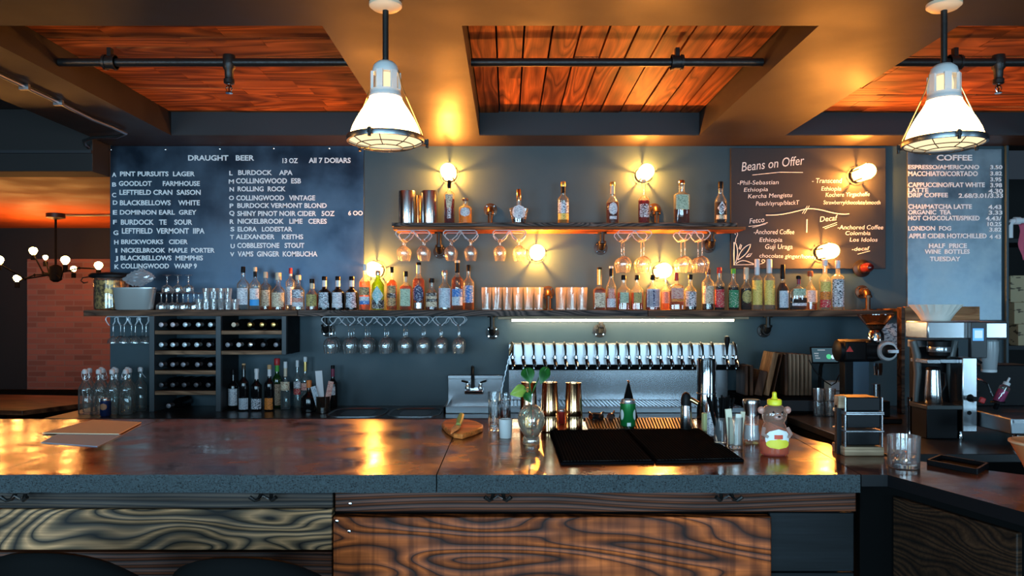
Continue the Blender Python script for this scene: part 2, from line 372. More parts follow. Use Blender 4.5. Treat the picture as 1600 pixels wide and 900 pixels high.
L_SKY = lab('sky', (.05,.38,.85), None); L_GREEN = lab('pale_green', (.48,.62,.46), (.20,.30,.20)); L_NAVY = lab('navy', (.012,.022,.09), (.55,.6,.75), .25); L_BLACK = lab('black', (.012,.012,.014), (.75,.72,.65), .3)
L_RED = lab('red', (.55,.02,.04), (.8,.7,.5), .2); L_DGREEN = lab('green', (.02,.24,.10), (.8,.85,.7), .2); L_YEL = lab('yellow', (.85,.68,.18), (.55,.38,.06), .4); L_GOLD = lab('gold', (.50,.42,.14), (.12,.10,.04), .4)
L_TEAL = lab('teal', (.28,.62,.66), (.85,.9,.9), .35); L_TAN = lab('tan', (.62,.42,.20), (.08,.05,.03), .5); L_ORANGE = lab('orange', (.85,.28,.04), (.05,.03,.02), .2); L_PINK = lab('pink', (.75,.45,.36), (.5,.1,.1), .4); L_PALE = lab('pale_blue', (.62,.74,.82), (.3,.4,.5), .4); L_INK = lab('scribble', (.10,.010,.010), (.85,.82,.85), .75); L_ICE = lab('ice', (.72,.82,.90), (.04,.06,.1), .55); L_FLORAL = lab('floral', (.02,.03,.05), (.75,.8,.85), .85)
SCONCE_GLASS = emit('sconce_lamp', (1.0, .42, .09), SCONCE_E)
def glow_glass(m, clear):
    nt, N, L = nodes(m); e = [n for n in N if n.type == 'EMISSION'][0]; t = N.new('ShaderNodeBsdfTransparent'); mx = N.new('ShaderNodeMixShader'); mx.inputs[0].default_value = clear
    L.new(e.outputs[0], mx.inputs[1]); L.new(t.outputs[0], mx.inputs[2]); L.new(mx.outputs[0], N['Material Output'].inputs[0])
glow_glass(SCONCE_GLASS, .5)      # lit glass that also lets the bulb's own light out
PENDANT_GLASS = emit('pendant_lamp', (1.0, .50, .15), PENDANT_E)
PENDANT_LENS = emit('pendant_lens', (1.0, .74, .42), PENDANT_E * .055)
CHAND_BULB = emit('filament_bulb', (1.0, .42, .10), CHAND_E)
LED = emit('led_strip', (1.0, .80, .48), LED_E)

# ------------------------------------------------------------------ the room
WB = 5.45                       # face of the back wall
ZB, ZP = 2.66, 2.81             # underside of the beams, underside of the planks
struct(MB().box(-8, 9.8, -2.8, 9, -.1, 0).build('floor', FLOOR))
struct(MB().box(-2.82, 3.54, WB, WB+.15, 0, 3.0).build('wall_back', WALL))
struct(MB().box(-8, -7.8, -2.8, 9, 0, 3.0).build('wall_left', BLACKWALL))
struct(MB().box(9.6, 9.8, -2.8, 9, 0, 3.0).build('wall_right', BLACKWALL))
struct(MB().box(-7.8, 9.6, 8.8, 9, 0, 3.0).build('wall_far', BLACKWALL))
struct(MB().box(X(45,8.77), -2.6, 8.74, 8.8, .45, Z(405,8.77)).build('wall_brick', BRICK))
fr = MB(); xs = [-7.8]
for wx in WINX: xs += [wx-WIN_W/2, wx+WIN_W/2]
xs.append(9.6)
for i in range(0, len(xs), 2): fr.box(xs[i], xs[i+1], WIN_Y-.2, WIN_Y, 0, 3.0)
for wx in WINX:
    fr.box(wx-WIN_W/2, wx+WIN_W/2, WIN_Y-.2, WIN_Y, 0, WIN_Z-WIN_H/2); fr.box(wx-WIN_W/2, wx+WIN_W/2, WIN_Y-.2, WIN_Y, WIN_Z+WIN_H/2, 3.0)
struct(fr.build('wall_front', BLACKWALL))
for i, wx in enumerate(WINX):
    w = MB(); x0, x1, z0, z1 = wx-WIN_W/2, wx+WIN_W/2, WIN_Z-WIN_H/2, WIN_Z+WIN_H/2
    w.box(x0-.06, x0+.03, WIN_Y-.04, WIN_Y+.06, z0-.06, z1+.06).box(x1-.03, x1+.06, WIN_Y-.04, WIN_Y+.06, z0-.06, z1+.06)
    w.box(x0, x1, WIN_Y-.04, WIN_Y+.06, z0-.06, z0+.03).box(x0, x1, WIN_Y-.04, WIN_Y+.06, z1-.03, z1+.06).box(wx-.03, wx+.03, WIN_Y-.04, WIN_Y+.06, z0, z1)
    wf = struct(w.build('window_%d' % (i+1), DARKTRIM))
    MB().box(x0, x1, WIN_Y-.06, WIN_Y-.05, z0, z1).build('window_pane', GLASS, wf)
struct(MB().box(-7.8, -2.82, 5.45, 8.8, 2.44, 3.0).build('ceiling_lounge', CEIL2))
struct(MB().box(-7.8, -2.82, 5.22, 5.45, 2.44, 3.0).build('beam_header', BLACKWALL, bev=.004))
struct(MB().box(-7.8, -2.82, 5.20, 5.22, 2.56, 2.58).build('trim_1', DARKTRIM))
struct(MB().box(-7.8, 9.6, -2.6, 3.15, ZB, 3.0).build('ceiling', BEAM))
struct(MB().box(-2.80, 9.6, 5.12, WB+.15, ZB, 3.0).build('beam_rear', BEAM))
struct(MB().box(-7.8, 9.6, 3.15, 5.12, 2.95, 3.02).build('ceiling_light_block', BLACKWALL))  # unseen slab added above the planks to block light
COF = ((-2.24, -.76), (-.187, 1.277), (1.85, 3.45))
for a, b in ((-2.80, COF[0][0]), (COF[0][1], COF[1][0]), (COF[1][1], COF[2][0]), (COF[2][1], 9.6)):
    struct(MB().box(a, b, 3.15, 5.12, ZB, 2.95).build('ceiling_beam', BEAM))
struct(MB().box(-7.8, -2.80, 3.15, 5.22, ZP+.05, 2.9).build('ceiling_black', BLACKWALL))
for k, (a, b) in enumerate(COF):
    struct(MB().box(a+.001, b-.001, 5.112, 5.1195, ZB+.002, 2.93).build('trim_%d' % (k+3), DARKTRIM))
    p = MB()
    if k == 1:
        n = 11; w = (b-a)/n
        for i in range(n):
            cut = 3.15 + 1.97*random.uniform(.2, .8) if i % 3 == 1 else 5.12
            p.box(a+i*w+.005, a+(i+1)*w-.005, 3.15, cut-.003, ZP+random.uniform(0,.006), ZP+.05)
            if cut < 5: p.box(a+i*w+.005, a+(i+1)*w-.005, cut+.003, 5.12, ZP+random.uniform(0,.006), ZP+.05)
    else:
        n = 14; w = 1.97/n
        for i in range(n):
            c1 = a + (b-a)*random.uniform(.15, .45); c2 = c1 + (b-a)*random.uniform(.25, .45)
            for u, v in ((a, c1), (c1, c2), (c2, b)):
                p.box(u+.0015, v-.0015, 3.15+i*w+.003, 3.15+(i+1)*w-.003, ZP+random.uniform(0,.005), ZP+.05)
    struct(p.build('ceiling_planks', PLANK_Y if k == 1 else PLANK_X))
# slim edge trims under the rear beam and at the wall's right end
struct(MB().box(X(1568,WB), 3.54, WB-.03, WB, 0, ZB).build('trim_2', WALL, bev=.004))

# ------------------------------------------------------------------ sprinkler pipes and conduit in the coffers
def pipe_run(a, b, heads, joints, label):
    t = thing('sprinkler_pipe', label, 'pipe', ((a+b)/2, 3.83, 2.73), 'sprinkler pipes in the ceiling coffers')
    MB(t).tube([(a, 3.83, 2.73), (b, 3.83, 2.73)], .021, 12).build('pipe', IRON, t)
    for x in joints:
        m = MB(t); m.lathe([(.033, -.03), (.033, .03)], 14, (x, 3.83, 2.73), axis='X').lathe([(.038, -.03), (.038, -.018)], 14, (x, 3.83, 2.73), axis='X').lathe([(.038, .018), (.038, .03)], 14, (x, 3.83, 2.73), axis='X')
        m.obox((x, 3.83, 2.775), (.02, .03, .05), (0, 0, 0)); m.build('coupling', IRON, t)
    for x in heads:
        m = MB(t); m.lathe([(.030,.035),(.032,0),(.030,-.03),(.022,-.04),(.020,-.08),(.026,-.085),(.026,-.105),(.016,-.11)], 14, (x, 3.83, 2.73))
        s = m.build('sprinkler_drop', IRON, t)
        q = MB(t); q.lathe([(.012,-.108),(.012,-.125),(.004,-.128),(.004,-.15)], 10, (x,3.83,2.73)).lathe([(.018,-.15),(.018,-.154)], 12, (x,3.83,2.73))
        q.tube([(x-.012,3.83,2.615),(x-.016,3.83,2.60),(x-.006,3.83,2.58)], .0025, 6).tube([(x+.012,3.83,2.615),(x+.016,3.83,2.60),(x+.006,3.83,2.58)], .0025, 6)
        q.build('sprinkler_head', CHROME, s)
pipe_run(-2.235, -.765, [X(358,3.83)], [X(172,3.83)], 'black sprinkler pipe with one hanging head across the left ceiling coffer')
pipe_run(-.182, 1.272, [], [X(1058,3.83)], 'black sprinkler pipe with a coupling but no head across the central ceiling coffer')
pipe_run(1.855, 3.445, [X(1560,3.83)], [X(1492,3.83)], 'black sprinkler pipe behind the right pendant lamp in the right ceiling coffer')

t = thing('conduit', 'thin metal conduit bending under the left ceiling beam towards the beer menu board', 'pipe', (-2.49, 3.6, ZB))
cp = [(-2.49, 1.2, ZB-.013), (-2.49, 4.3, ZB-.013), (-2.50, 4.62, ZB-.015), (-2.47, 4.8, ZB-.02), (-2.46, 4.95, ZB-.025), (-2.55, 5.02, ZB-.03), (-2.72, 5.05, ZB-.03), (-2.825, 5.12, ZB-.035), (-2.845, 5.17, ZB-.05), (-2.845, 5.215, ZB-.06)]
MB(t).tube(cp, .011, 10).build('tube', DSTEEL, t)
for y in (3.95, 4.25): MB(t).box(-2.515, -2.465, y, y+.02, ZB-.03, ZB-.001).build('clamp', DSTEEL, t)
m = MB(); y = 7.5; z = 2.44
tag(MB().tube([(-4.312, 7.5, z-.014), (-2.95, 7.5, z-.014)], .011, 8).build('conduit', DSTEEL, at=(-3.6, 7.5, z)), 'straight pale conduit on the orange lounge ceiling leading to the bulb chandelier', 'pipe')

# ------------------------------------------------------------------ pendant lamps
def pendant(px, pyrim, Y, label):
    x = X(px, Y); zr = Z(pyrim, Y)
    t = thing('pendant_lamp', label, 'lamp', (x, Y, zr), 'industrial glass pendant lamps')
    zt = ZB - zr
    m = MB(); m.lathe([(.062, zt), (.062, zt-.012), (.050, zt-.022), (.012, zt-.028)], 24); m.build('ceiling_rose', CCAP, t)
    m = MB(); m.lathe([(.0115, zt-.02), (.0115, .285)], 12); m.build('rod', IRON, t)
    # cast socket housing: cap, ring and open ribs
    m = MB(); m.lathe([(.012,.298),(.030,.294),(.045,.280),(.050,.262),(.050,.250)], 24, capb=True)
    m.lathe([(.058,.186),(.058,.172),(.062,.165),(.062,.158)], 24)
    for i in range(6):
        a = 2*PI*(i+.25)/6; c, s = math.cos(a), math.sin(a)
        m.obox((.0515*c, .0515*s, .217), (.010, .024, .074), (0, 0, a))
    h = m.build('socket_housing', ENAMEL, t)
    MB().lathe([(.028,.25),(.033,.22),(.030,.175)], 16).build('lamp_socket', PENDANT_LENS, h)
    m = MB(); prof = [(.058,.165),(.064,.150),(.074,.132),(.090,.108),(.108,.078),(.124,.046),(.134,.016),(.137,.0)]
    m.lathe(prof, 40, capb=False, capt=False); m.build('glass_shade', PENDANT_GLASS, t)
    m = MB(); m.lathe([(.001,-.020),(.05,-.018),(.10,-.011),(.137,-.001)], 40, capb=False, capt=False); m.build('lens', PENDANT_LENS, t)
    m = MB(); m.lathe([(.137,.012),(.146,.010),(.148,.0),(.146,-.010),(.137,-.010),(.137,.012)], 40, capb=False, capt=False)
    ring = m.build('rim_band', DSTEEL, t)
    for a in (.3, 2.4, 4.5):
        m = MB(); m.obox((.153*math.cos(a), .153*math.sin(a), 0), (.022, .016, .018), (0,0,a)); m.lathe([(.006,-.022),(.006,.012)], 8, (.160*math.cos(a), .160*math.sin(a), 0)); m.build('rim_clip', IRON, ring)
    m = MB()
    for i in range(8):
        a = 2*PI*i/8; c, s = math.cos(a), math.sin(a)
        m.tube([(.145*c,.145*s,-.008), (.11*c,.11*s,-.024), (.065*c,.065*s,-.032)], .0018, 6)
    for r, z in ((.065,-.032), (.108,-.024)):
        m.tube([(r*math.cos(2*PI*i/28), r*math.sin(2*PI*i/28), z) for i in range(28)], .0018, 6, closed=True)
    m.build('wire_guard', IRON, t)
    m = MB()
    for a in (2.85, -.15, 1.35):
        c, s = math.cos(a), math.sin(a); m.tube([(.050*c,.050*s,.262), (.063*c,.063*s,.20), (.146*c,.146*s,.012)], .0022, 6)
    m.build('safety_stay', BRASS, t)
    return t
pendant(602.5, 218, 2.92, 'glass bell pendant lamp hanging in front of the beer menu board\'s right edge')
pendant(1475, 222, 2.92, 'glass bell pendant lamp hanging in front of the coffee price board')
pendant(-276, 220, 2.92, 'glass bell pendant lamp hanging beyond the left end of the beer menu board')

# ------------------------------------------------------------------ chandelier and furniture of the lounge
YC = 7.5
hx, hz = X(87,YC), Z(428,YC)
t = thing('chandelier', 'black branching chandelier with bare filament bulbs in the dark lounge', 'chandelier', (hx, YC, hz))
m = MB(t); m.lathe([(.085,2.44),(.085,2.40),(.03,2.385)], 20, (hx,YC,0)); m.build('ceiling_rose', IRON, t)
MB(t).tube([(hx,YC,2.39),(hx,YC,hz)], .011, 10).build('rod', BLACKM, t)
MB(t).lathe([(.02,.09),(.055,.07),(.06,0),(.05,-.06),(.02,-.08)], 18, (hx,YC,hz)).build('hub', BLACKM, t)
for bx, by, dy, r in ((-2,412,-.35,.060),(52,397,.3,.055),(71,407,.55,.035),(102,412,-.4,.055),(115,425,.45,.042),(154,420,.1,.055),(27,440,.0,.050)):
    Y2 = YC+dy; r *= .72; p = Vector((X(bx,Y2), Y2, Z(by,Y2))); c = Vector((hx,YC,hz)); mid = c.lerp(p,.55) + Vector((0,0,-.10 if by<420 else .03))
    mm = MB(t); mm.tube([c, mid], .007, 8).tube([mid, p], .007, 8).lathe([(.001,-.016),(.016,0),(.001,.016)], 10, mid); mm.lathe([(.022,-.06),(.022,-.01)], 12, p) ; a = mm.build('arm', BLACKM, t)
    mm = MB(t); mm.lathe([(.35*r,-.9*r),(.7*r,-.5*r),(r,.1*r),(.85*r,.65*r),(.4*r,.95*r),(.01*r,1.02*r)], 18, p+Vector((0,0,.03))); mm.build('bulb', CHAND_BULB, a)
mtab = grain('lounge_table_wood', (.08,.025,.012), (.26,.09,.04), 8, 1, 6, rough=.3)
def lounge_table(pts, z, label):
    cx = sum(p[0] for p in pts)/4; cy = sum(p[1] for p in pts)/4
    t = thing('lounge_table', label, 'table', (cx, cy, 0), 'lounge tables')
    MB(t).prism(pts, z-.035, z).build('tabletop', mtab, t, bev=.004)
    MB(t).lathe([(.24,0),(.24,.012),(.035,.03),(.035,z-.06),(.12,z-.035)], 20, (cx,cy,0)).build('pedestal', BLACKM, t)
lounge_table([(-3.55,5.62),(-3.15,6.55),(-4.6,6.75),(-5.0,5.85)], .76, 'long reddish wooden table in the lounge below the brick wall')
lounge_table([(-2.95,5.62),(-2.93,6.15),(-3.38,6.2),(-3.42,5.66)], .70, 'small reddish wooden table corner just behind the swing-top bottles')
# lounge chair back seen as a thin bent tube
t = thing('lounge_chair', 'dark chair with a bent tube back beyond the lounge table', 'chair', (-5.0, 7.2, 0))
for s in (-1, 1):
    MB(t).tube([(-5.0+.24*s,7.0,0),(-5.0+.24*s,7.0,.46)], .013, 8).build('leg', BLACKM, t); MB(t).tube([(-5.0+.24*s,7.44,0),(-5.0+.24*s,7.44,.46)], .013, 8).build('leg', BLACKM, t)
MB(t).box(-5.26,-4.74,6.98,7.46,.43,.47).build('seat', BLACKM, t, bev=.01)
MB(t).tube([(-5.24,7.02,.45),(-5.26,6.98,.70),(-5.18,6.96,.80),(-5.0,6.95,.83),(-4.82,6.96,.80),(-4.74,6.98,.70),(-4.76,7.02,.45)], .013, 8).build('back_tube', IRON, t)
# banquette along the brick wall
t = thing('banquette', 'dark upholstered bench running along the foot of the brick wall', 'bench', (-4.6, 8.4, 0))
MB(t).box(-6.4,-2.9,8.0,8.7,0,.46).build('seat', BLACKM, t, bev=.03); MB(t).box(-6.4,-2.9,8.55,8.73,.46,Z(610,8.6)).build('backrest', BLACKM, t, bev=.03)

# ------------------------------------------------------------------ the bar
YF = 1.97; YK = 2.985; ZT = BAR_Z; TH = .046
RET = [(.905, YF), (.975, YF), (1.08, 1.6), (1.42, .55), (2.75, .9), (1.62, 1.72), (1.31, 1.98), (1.02, 2.29)]
bar = thing('bar_counter', 'long bar with polished brown concrete top over charred wooden boards', 'bar counter', (0, YF, 0))
s1f, s1b = X(683,YF), X(683,YF)+.0
seams = [-1.335, -.182]
xl = [-3.2] + seams + [None]
def slab(name, poly, back=()):
    m = MB(bar); m.m = 0
    m.loft([[(x,y,ZT) for x,y in poly], [(x,y,ZT-.0001) for x,y in poly]], capb=True, capt=False)
    m.m = 1; m.loft([[(x,y,ZT-TH) for x,y in poly], [(x,y,ZT-.0001) for x,y in poly]], capb=True, capt=False)
    return m.build(name, [BARTOP, BAREDGE], bar, bev=.0)
random.seed(5)
def rough_edge(x0, x1, n): return [(x0+(x1-x0)*i/n, YF+(random.uniform(-.004,.004) if 0 < i < n else 0)) for i in range(n+1)]
slab('countertop_slab', rough_edge(-3.2, seams[0]-.0015, 30) + [(seams[0]-.0015, YK), (-3.2, YK)])
slab('countertop_slab', rough_edge(seams[0]+.0015, seams[1]-.0015, 24) + [(seams[1]-.0015, YK), (seams[0]+.0015, YK)])
inner = [(1.02,2.29),(1.008,2.36),(1.018,2.43),(.995,2.5),(.985,2.57),(.99,2.75),(.985,YK)]
slab('countertop_slab', rough_edge(seams[1]+.0015, .905, 22) + [(.985, YK), (seams[1]+.0015, YK)])
rtop = BARTOP
m = MB(bar); pr = [(.908, YF)] + RET[1:] + inner[1:-1] + [(.988, YK)]
m.m = 0; m.loft([[(x,y,ZT) for x,y in pr], [(x,y,ZT-.0001) for x,y in pr]], True, False); m.m = 1; m.loft([[(x,y,ZT-.030) for x,y in pr], [(x,y,ZT-.0001) for x,y in pr]], True, False)
m.build('return_slab', [rtop, BLACKPL], bar)
# charred boards of the bar front
YP = 2.03
xm = X(522,YP); xr = X(1203,YP); xe = X(1338,YP)
for name, x0, x1, y0, z0, z1, mat in (
    ('front_rail', -3.2, xm-.004, YP+.004, Z(795,YP), ZT-TH, BURNT_RAIL2), ('front_rail', xm+.002, xe, YP, Z(800,YP), ZT-TH, BURNT_RAIL),
    ('front_board', -1.345, xm-.006, YP+.002, Z(860,YP), Z(796,YP), BURNT_L), ('front_board', -3.2, -1.352, YP+.006, Z(862,YP), Z(796,YP), BURNT_R),
    ('front_board', xm, xr, YP-.012, Z(1000,YP), Z(806,YP), BURNT_R), ('lower_board', -3.2, xm-.006, YP+.008, Z(1000,YP), Z(864,YP), BURNT_RAIL),
    ('lower_board', -3.2, xm-.006, YP+.008, .02, Z(1003,YP), BURNT_RAIL2), ('lower_board', xm, xr, YP-.004, .02, Z(1004,YP), BURNT_RAIL)):
    MB(bar).box(x0, x1, y0, y0+.035, z0, z1).build(name, mat, bar, bev=.003)
for k in range(6):
    z1 = Z(803,YP) - k*.16
    MB(bar).box(xr+.004, xe, YP+.012, YP+.03, max(z1-.157,.01), z1).build('side_board', SIDING, bar, bev=.003)
MB(bar).box(-3.2, xe-.03, YP+.045, 2.62, 0, ZT-TH-.001).build('carcass', BLACKM, bar)
# the return leg of the bar runs towards the photographer
m = MB(bar); leg = [(.945, 2.06), (.985, 1.98), (1.10, 1.61), (1.44, .60), (2.6, .95), (1.55,1.66), (1.25,1.93), (.99,2.23)]
m.prism(leg, 0, ZT-.031); m.build('return_carcass', BLACKM, bar)
d = Vector((1.10-.985, 1.61-1.98, 0)).normalized(); nrm = Vector((d.y, -d.x, 0)); ang = math.atan2(d.y, d.x)
c = Vector((1.045, 1.795, Z(880,1.8))) + nrm*.006
MB(bar).obox(c, (.34, .02, .24), (0,0,ang)).build('return_board', grain('return_board_wood',(.006,.004,.003),(.050,.022,.010),10,1.2,9,rough=.6,seed=7.7,lin=80), bar, bev=.003)
for px, py in ((546,787),(546,828),(527,812)): MB(bar).lathe([(.001,-.004),(.004,-.003),(.004,.004)], 10, (X(px,YP-.012), YP-.013 if py > 800 else YP, Z(py,YP)), axis='Y').build('screw', CHROME, bar)
for px, w in ((20,'leftmost of four, under the bar edge over the tan charred board'), (410,'under the bar edge at the right end of the tan charred board'), (778,'under the bar edge over the red-brown board, below the frosted candle'), (1140,'under the bar edge over the red-brown board, below the honey bottle')):
    x = X(px,YF); t = thing('bag_hook', 'black double hook ' + w, 'hook', (x, YP, ZT-TH-.001), 'bag hooks under the bar edge')
    MB(t).box(x-.03, x+.03, YF+.02, YP-.0006, ZT-TH-.008, ZT-TH-.001).build('plate', IRON, t, bev=.002)
    for s in (-1,1):
        MB(t).tube([(x+s*.012,YF+.035,ZT-TH-.006),(x+s*.016,YF+.02,ZT-TH-.022),(x+s*.022,YF+.008,ZT-TH-.022),(x+s*.034,YF+.004,ZT-TH-.012)], [.005,.005,.0045,.0055], 8).build('prong', IRON, t)
    MB(t).tube([(x-.012,YF+.012,ZT-TH-.018),(x,YF+.008,ZT-TH-.009),(x+.012,YF+.012,ZT-TH-.018)], .003, 8).build('screw_clip', CHROME, t)
# bar stools tucked under the left end
def stool(x, y, zt, label):
    t = thing('bar_stool', label, 'stool', (x, y, 0), 'bar stools')
    MB().lathe([(.17,.70),(.19,.715),(.19,.745),(.16,.765)], 28).build('seat', BLACKM, t)
    for i in range(4):
        a = PI/4 + i*PI/2; MB().tube([(.13*math.cos(a),.13*math.sin(a),.70),(.165*math.cos(a),.165*math.sin(a),0)], .012, 8).build('leg', BLACKM, t)
    MB().tube([(.150*math.cos(2*PI*i/24), .150*math.sin(2*PI*i/24), .28) for i in range(24)], .009, 8, closed=True).build('foot_ring', BLACKM, t)
    P = []
    for k in range(9):
        f = k/8; h = .80 + (zt-.80)*f; row = []
        for i in range(19):
            u = -1+2*i/18; a = -PI/2 + u*1.15*(1-.0*f); top = .80 + (zt-.80)*f*(1-.45*abs(u)**2.2)
            row.append((.19*math.cos(a), .19*math.sin(a), top))
        P.append(row)
    o = MB().grid(P).build('backrest', BLACKM, t); so = o.modifiers.new('solid','SOLIDIFY'); so.thickness = .018
    for s in (-1,1): MB().tube([(s*.10,-.14,.74),(s*.11,-.16,.85)], .011, 8).build('back_post', BLACKM, t)
YS = 1.72
stool(X(364,YS-.19), YS, Z(874,YS-.19), 'black bar stool with rounded back in front of the tan charred board')
stool(X(52,YS-.19), YS, Z(866,YS-.19), 'black bar stool with rounded back at the bottom left corner')

# ------------------------------------------------------------------ back counter
CZ = .82
ctr = thing('back_counter', 'dark low counter with a sink below the bottle shelf, running along the back wall', 'counter', (0, 5.1, 0))
CT = pm('dark_counter', (.018,.018,.02), .3, coat=.2)
MB(ctr).box(-2.9, 1.75, 4.80, WB-.002, CZ-.04, CZ).build('worktop', CT, ctr, bev=.003)
for i in range(5):
    x0 = -2.9+i*.93; MB(ctr).box(x0+.004, x0+.926, 4.86, WB-.01, 0, CZ-.041).build('cabinet_body', BLACKM, ctr); MB(ctr).box(x0+.02, x0+.91, 4.84, 4.86, .1, CZ-.06).build('cabinet_door', DARKTRIM, ctr, bev=.003)
for pa, pb in ((515,604),(608,690)):
    cx = (X(pa,5.05)+X(pb,5.05))/2; hw = (X(pb,5.05)-X(pa,5.05))/2
    def ring(k, z): return [(cx+hw*k*abs(math.cos(a))**.5*(1 if math.cos(a)>0 else -1), 5.06+.22*k*abs(math.sin(a))**.5*(1 if math.sin(a)>0 else -1), z) for a in [2*PI*i/36 for i in range(36)]]
    MB(ctr).loft([ring(1.0,CZ), ring(1.0,CZ+.006), ring(.95,CZ+.006), ring(.92,CZ-.002), ring(.4,CZ+.001)], False, True).build('sink_basin', DSTEEL, ctr)
# second counter to the right, under the coffee machine
rc = thing('coffee_counter', 'dark counter under the coffee brewer at the right', 'counter', (2.8, 4.4, 0))
MB(rc).box(1.78, 4.4, 3.60, WB-.005, CZ-.04, CZ).build('worktop', CT, rc, bev=.003)
MB(rc).box(1.80, 4.38, 3.66, WB-.01, 0, CZ-.041).build('cabinet_body', BLACKM, rc)
# ------------------------------------------------------------------ hand sink
hs = thing('hand_sink', 'small stainless hand sink with splash panel on the wall left of the taps', 'sink', (X(742,5.4), 5.3, CZ))
xa, xb = X(700,5.42), X(786,5.42)
m = MB(hs); m.box(xa, xb, 5.42, WB-.001, CZ+.0006, Z(586,5.42)); m.box(xa, xb, 5.40, WB-.001, Z(592,5.42), Z(586,5.42)).build('splash_panel', STEEL, hs, bev=.003)
m = MB(hs); y0, y1, z0, z1 = 5.02, 5.42, CZ+.0006, CZ+.045
m.box(xa, xb, y0, y0+.02, z0, z1).box(xa, xa+.02, y0, y1, z0, z1).box(xb-.02, xb, y0, y1, z0, z1).box(xa, xb, y0, y1, z0, z0+.006); m.build('basin', DSTEEL, hs, bev=.003)
x = X(741,5.40)
m = MB(hs); m.box(x-.065, x+.065, 5.33, 5.42, Z(610,5.4)-.02, Z(610,5.4)+.006); f = m.build('faucet_body', CHROME, hs, bev=.006)
MB(hs).tube([(x-.01,5.37,Z(606,5.4)),(x-.01,5.37,Z(580,5.4)),(x-.01,5.35,Z(573,5.4)),(x-.008,5.30,Z(574,5.4)),(x-.008,5.28,Z(584,5.4))], .012, 10).build('spout', IRON, f)
for s in (-1,1):
    MB(hs).lathe([(.016,0),(.018,.02),(.012,.03),(.012,.045)], 12, (x+.045*s,5.37,Z(608,5.4))).build('valve', CHROME, f); MB(hs).tube([(x+.045*s,5.37,Z(597,5.4)),(x+.085*s,5.35,Z(594,5.4))], .007, 8).build('lever', IRON, f)
MB(hs).box(X(707,5.42), X(722,5.42), 5.416, 5.4195, Z(592,5.42), Z(588,5.42)).build('maker_plate', DARKTRIM, hs)
# ------------------------------------------------------------------ draught tap rail
YT = 5.2
tp = thing('tap_rail', 'long stainless draught beer tap rail on the back wall under the strip light', 'beer taps', (X(973,YT), YT, 1.2))
tx0, tx1 = X(795,YT), X(1152,YT)
MB(tp).box(tx0, tx1, YT, WB-.001, Z(570,YT), Z(538,YT)).build('rail_box', pm('satin_steel', (.72,.73,.74), .34, .75), tp, bev=.003)
MB(tp).box(tx0, tx1, YT-.006, YT+.05, Z(578,YT), Z(570.3,YT)).build('drip_lip', BLACKM, tp, bev=.002)
sb = MB(tp); sb.box(tx0, tx1, 5.425, WB-.001, CZ+.04, Z(578,5.425)).build('backsplash', STEEL, tp, bev=.002)
taps = [801+16.52*i for i in range(20)]
for i, px in enumerate(taps + [1136, 1150]):
    x = X(px, YT-.06); z = Z(562,YT-.06); y = YT-.06
    m = MB(tp); m.lathe([(.017,0),(.017,.006),(.009,.010),(.009,.055)], 12, (x,YT-.001,z+.012), axis='Y') if False else m.tube([(x,YT,z+.012),(x,YT-.055,z+.012)], .009, 10)
    m.lathe([(.016,-.004),(.016,.004)], 12, (x,YT-.004,z+.012), axis='Y')
    m.lathe([(.011,.030),(.013,.012),(.013,-.006),(.009,-.018),(.0075,-.030),(.0085,-.060)], 12, (x,y,z))
    m.tube([(x+.002,y-.004,z),(x+.012,y-.015,z-.02),(x+.012,y-.02,z-.045)], .005, 8)
    fa = m.build('faucet', CHROME, tp)
    m = MB(tp)
    if i == 20: m.lathe([(.006,.0),(.008,.03),(.011,.055),(.017,.085),(.019,.11),(.014,.128),(.002,.132)], 14, (x,y,z+.028)); m.build('tall_tap_handle', BLACKPL, fa)
    else: m.tube([(x,y-.002,z+.026),(x+.001,y+.004,z+.055),(x-.001,y+.012,z+.085),(x-.003,y+.03,z+.105),(x-.004,y+.055,z+.112)], [.006,.007,.009,.010,.008], 10); m.build('tap_handle', IRON, fa)
tr = thing('drip_tray', 'long stainless drip tray with perforated top under the beer taps', 'tray', (X(973,5.2), 5.2, CZ))
MB(tr).box(tx0, tx1, 5.05, 5.42, CZ+.0006, CZ+.036).build('tray_box', DSTEEL, tr, bev=.003)
m = MB(tr)
for k in range(60): xk = tx0+.02+(tx1-tx0-.04)*k/59; m.box(xk-.008, xk+.008, 5.08, 5.40, CZ+.0365, CZ+.042)
m.build('grating', STEEL, tr)
# strip light and its batten
t = thing('strip_light', 'glowing warm strip light under the bottle shelf above the beer taps', 'light', (X(965,5.3), 5.3, 1.45))
MB(t).box(X(778,5.26), X(1166,5.26), 5.20, 5.30, 1.4345, 1.4523).build('batten', LIGHTW, t, bev=.003)
MB(t).box(X(800,5.31), X(1146,5.31), 5.302, 5.325, 1.418, 1.440).build('tube', LED, t)
MB(t).box(X(797,5.31), X(1149,5.31), 5.30, 5.33, 1.440, 1.4523).build('tube_holder', WCAP, t)

# ------------------------------------------------------------------ shelves
ZS = 1.497; YSF = 5.12
lb = X(465,YSF)
sh = thing('bottle_shelf', 'long charred wood bottle shelf along the back wall, the lower one', 'shelf', (0, 5.28, ZS))
MB(sh).box(X(130,YSF), lb-.002, YSF, WB-.001, ZS-.040, ZS).build('board', SHELFB, sh, bev=.003)
MB(sh).box(lb+.002, X(1012,YSF), YSF-.004, WB-.001, ZS-.042, ZS).build('board', SHELFW, sh, bev=.003)
MB(sh).box(X(1012,YSF)+.003, 2.574, YSF, WB-.001, ZS-.044, ZS).build('board', SHELFB, sh, bev=.003)
ZU = 2.085; YUF = 5.17
us = thing('bottle_shelf', 'shorter charred upper shelf carrying ten spirit bottles and two steel cylinders', 'shelf', (X(886,5.2), 5.3, ZU))
MB(us).box(X(612,YUF), X(1152,YUF), YUF, WB-.001, ZU-.026, ZU).build('board', SHELFW, us, bev=.003)
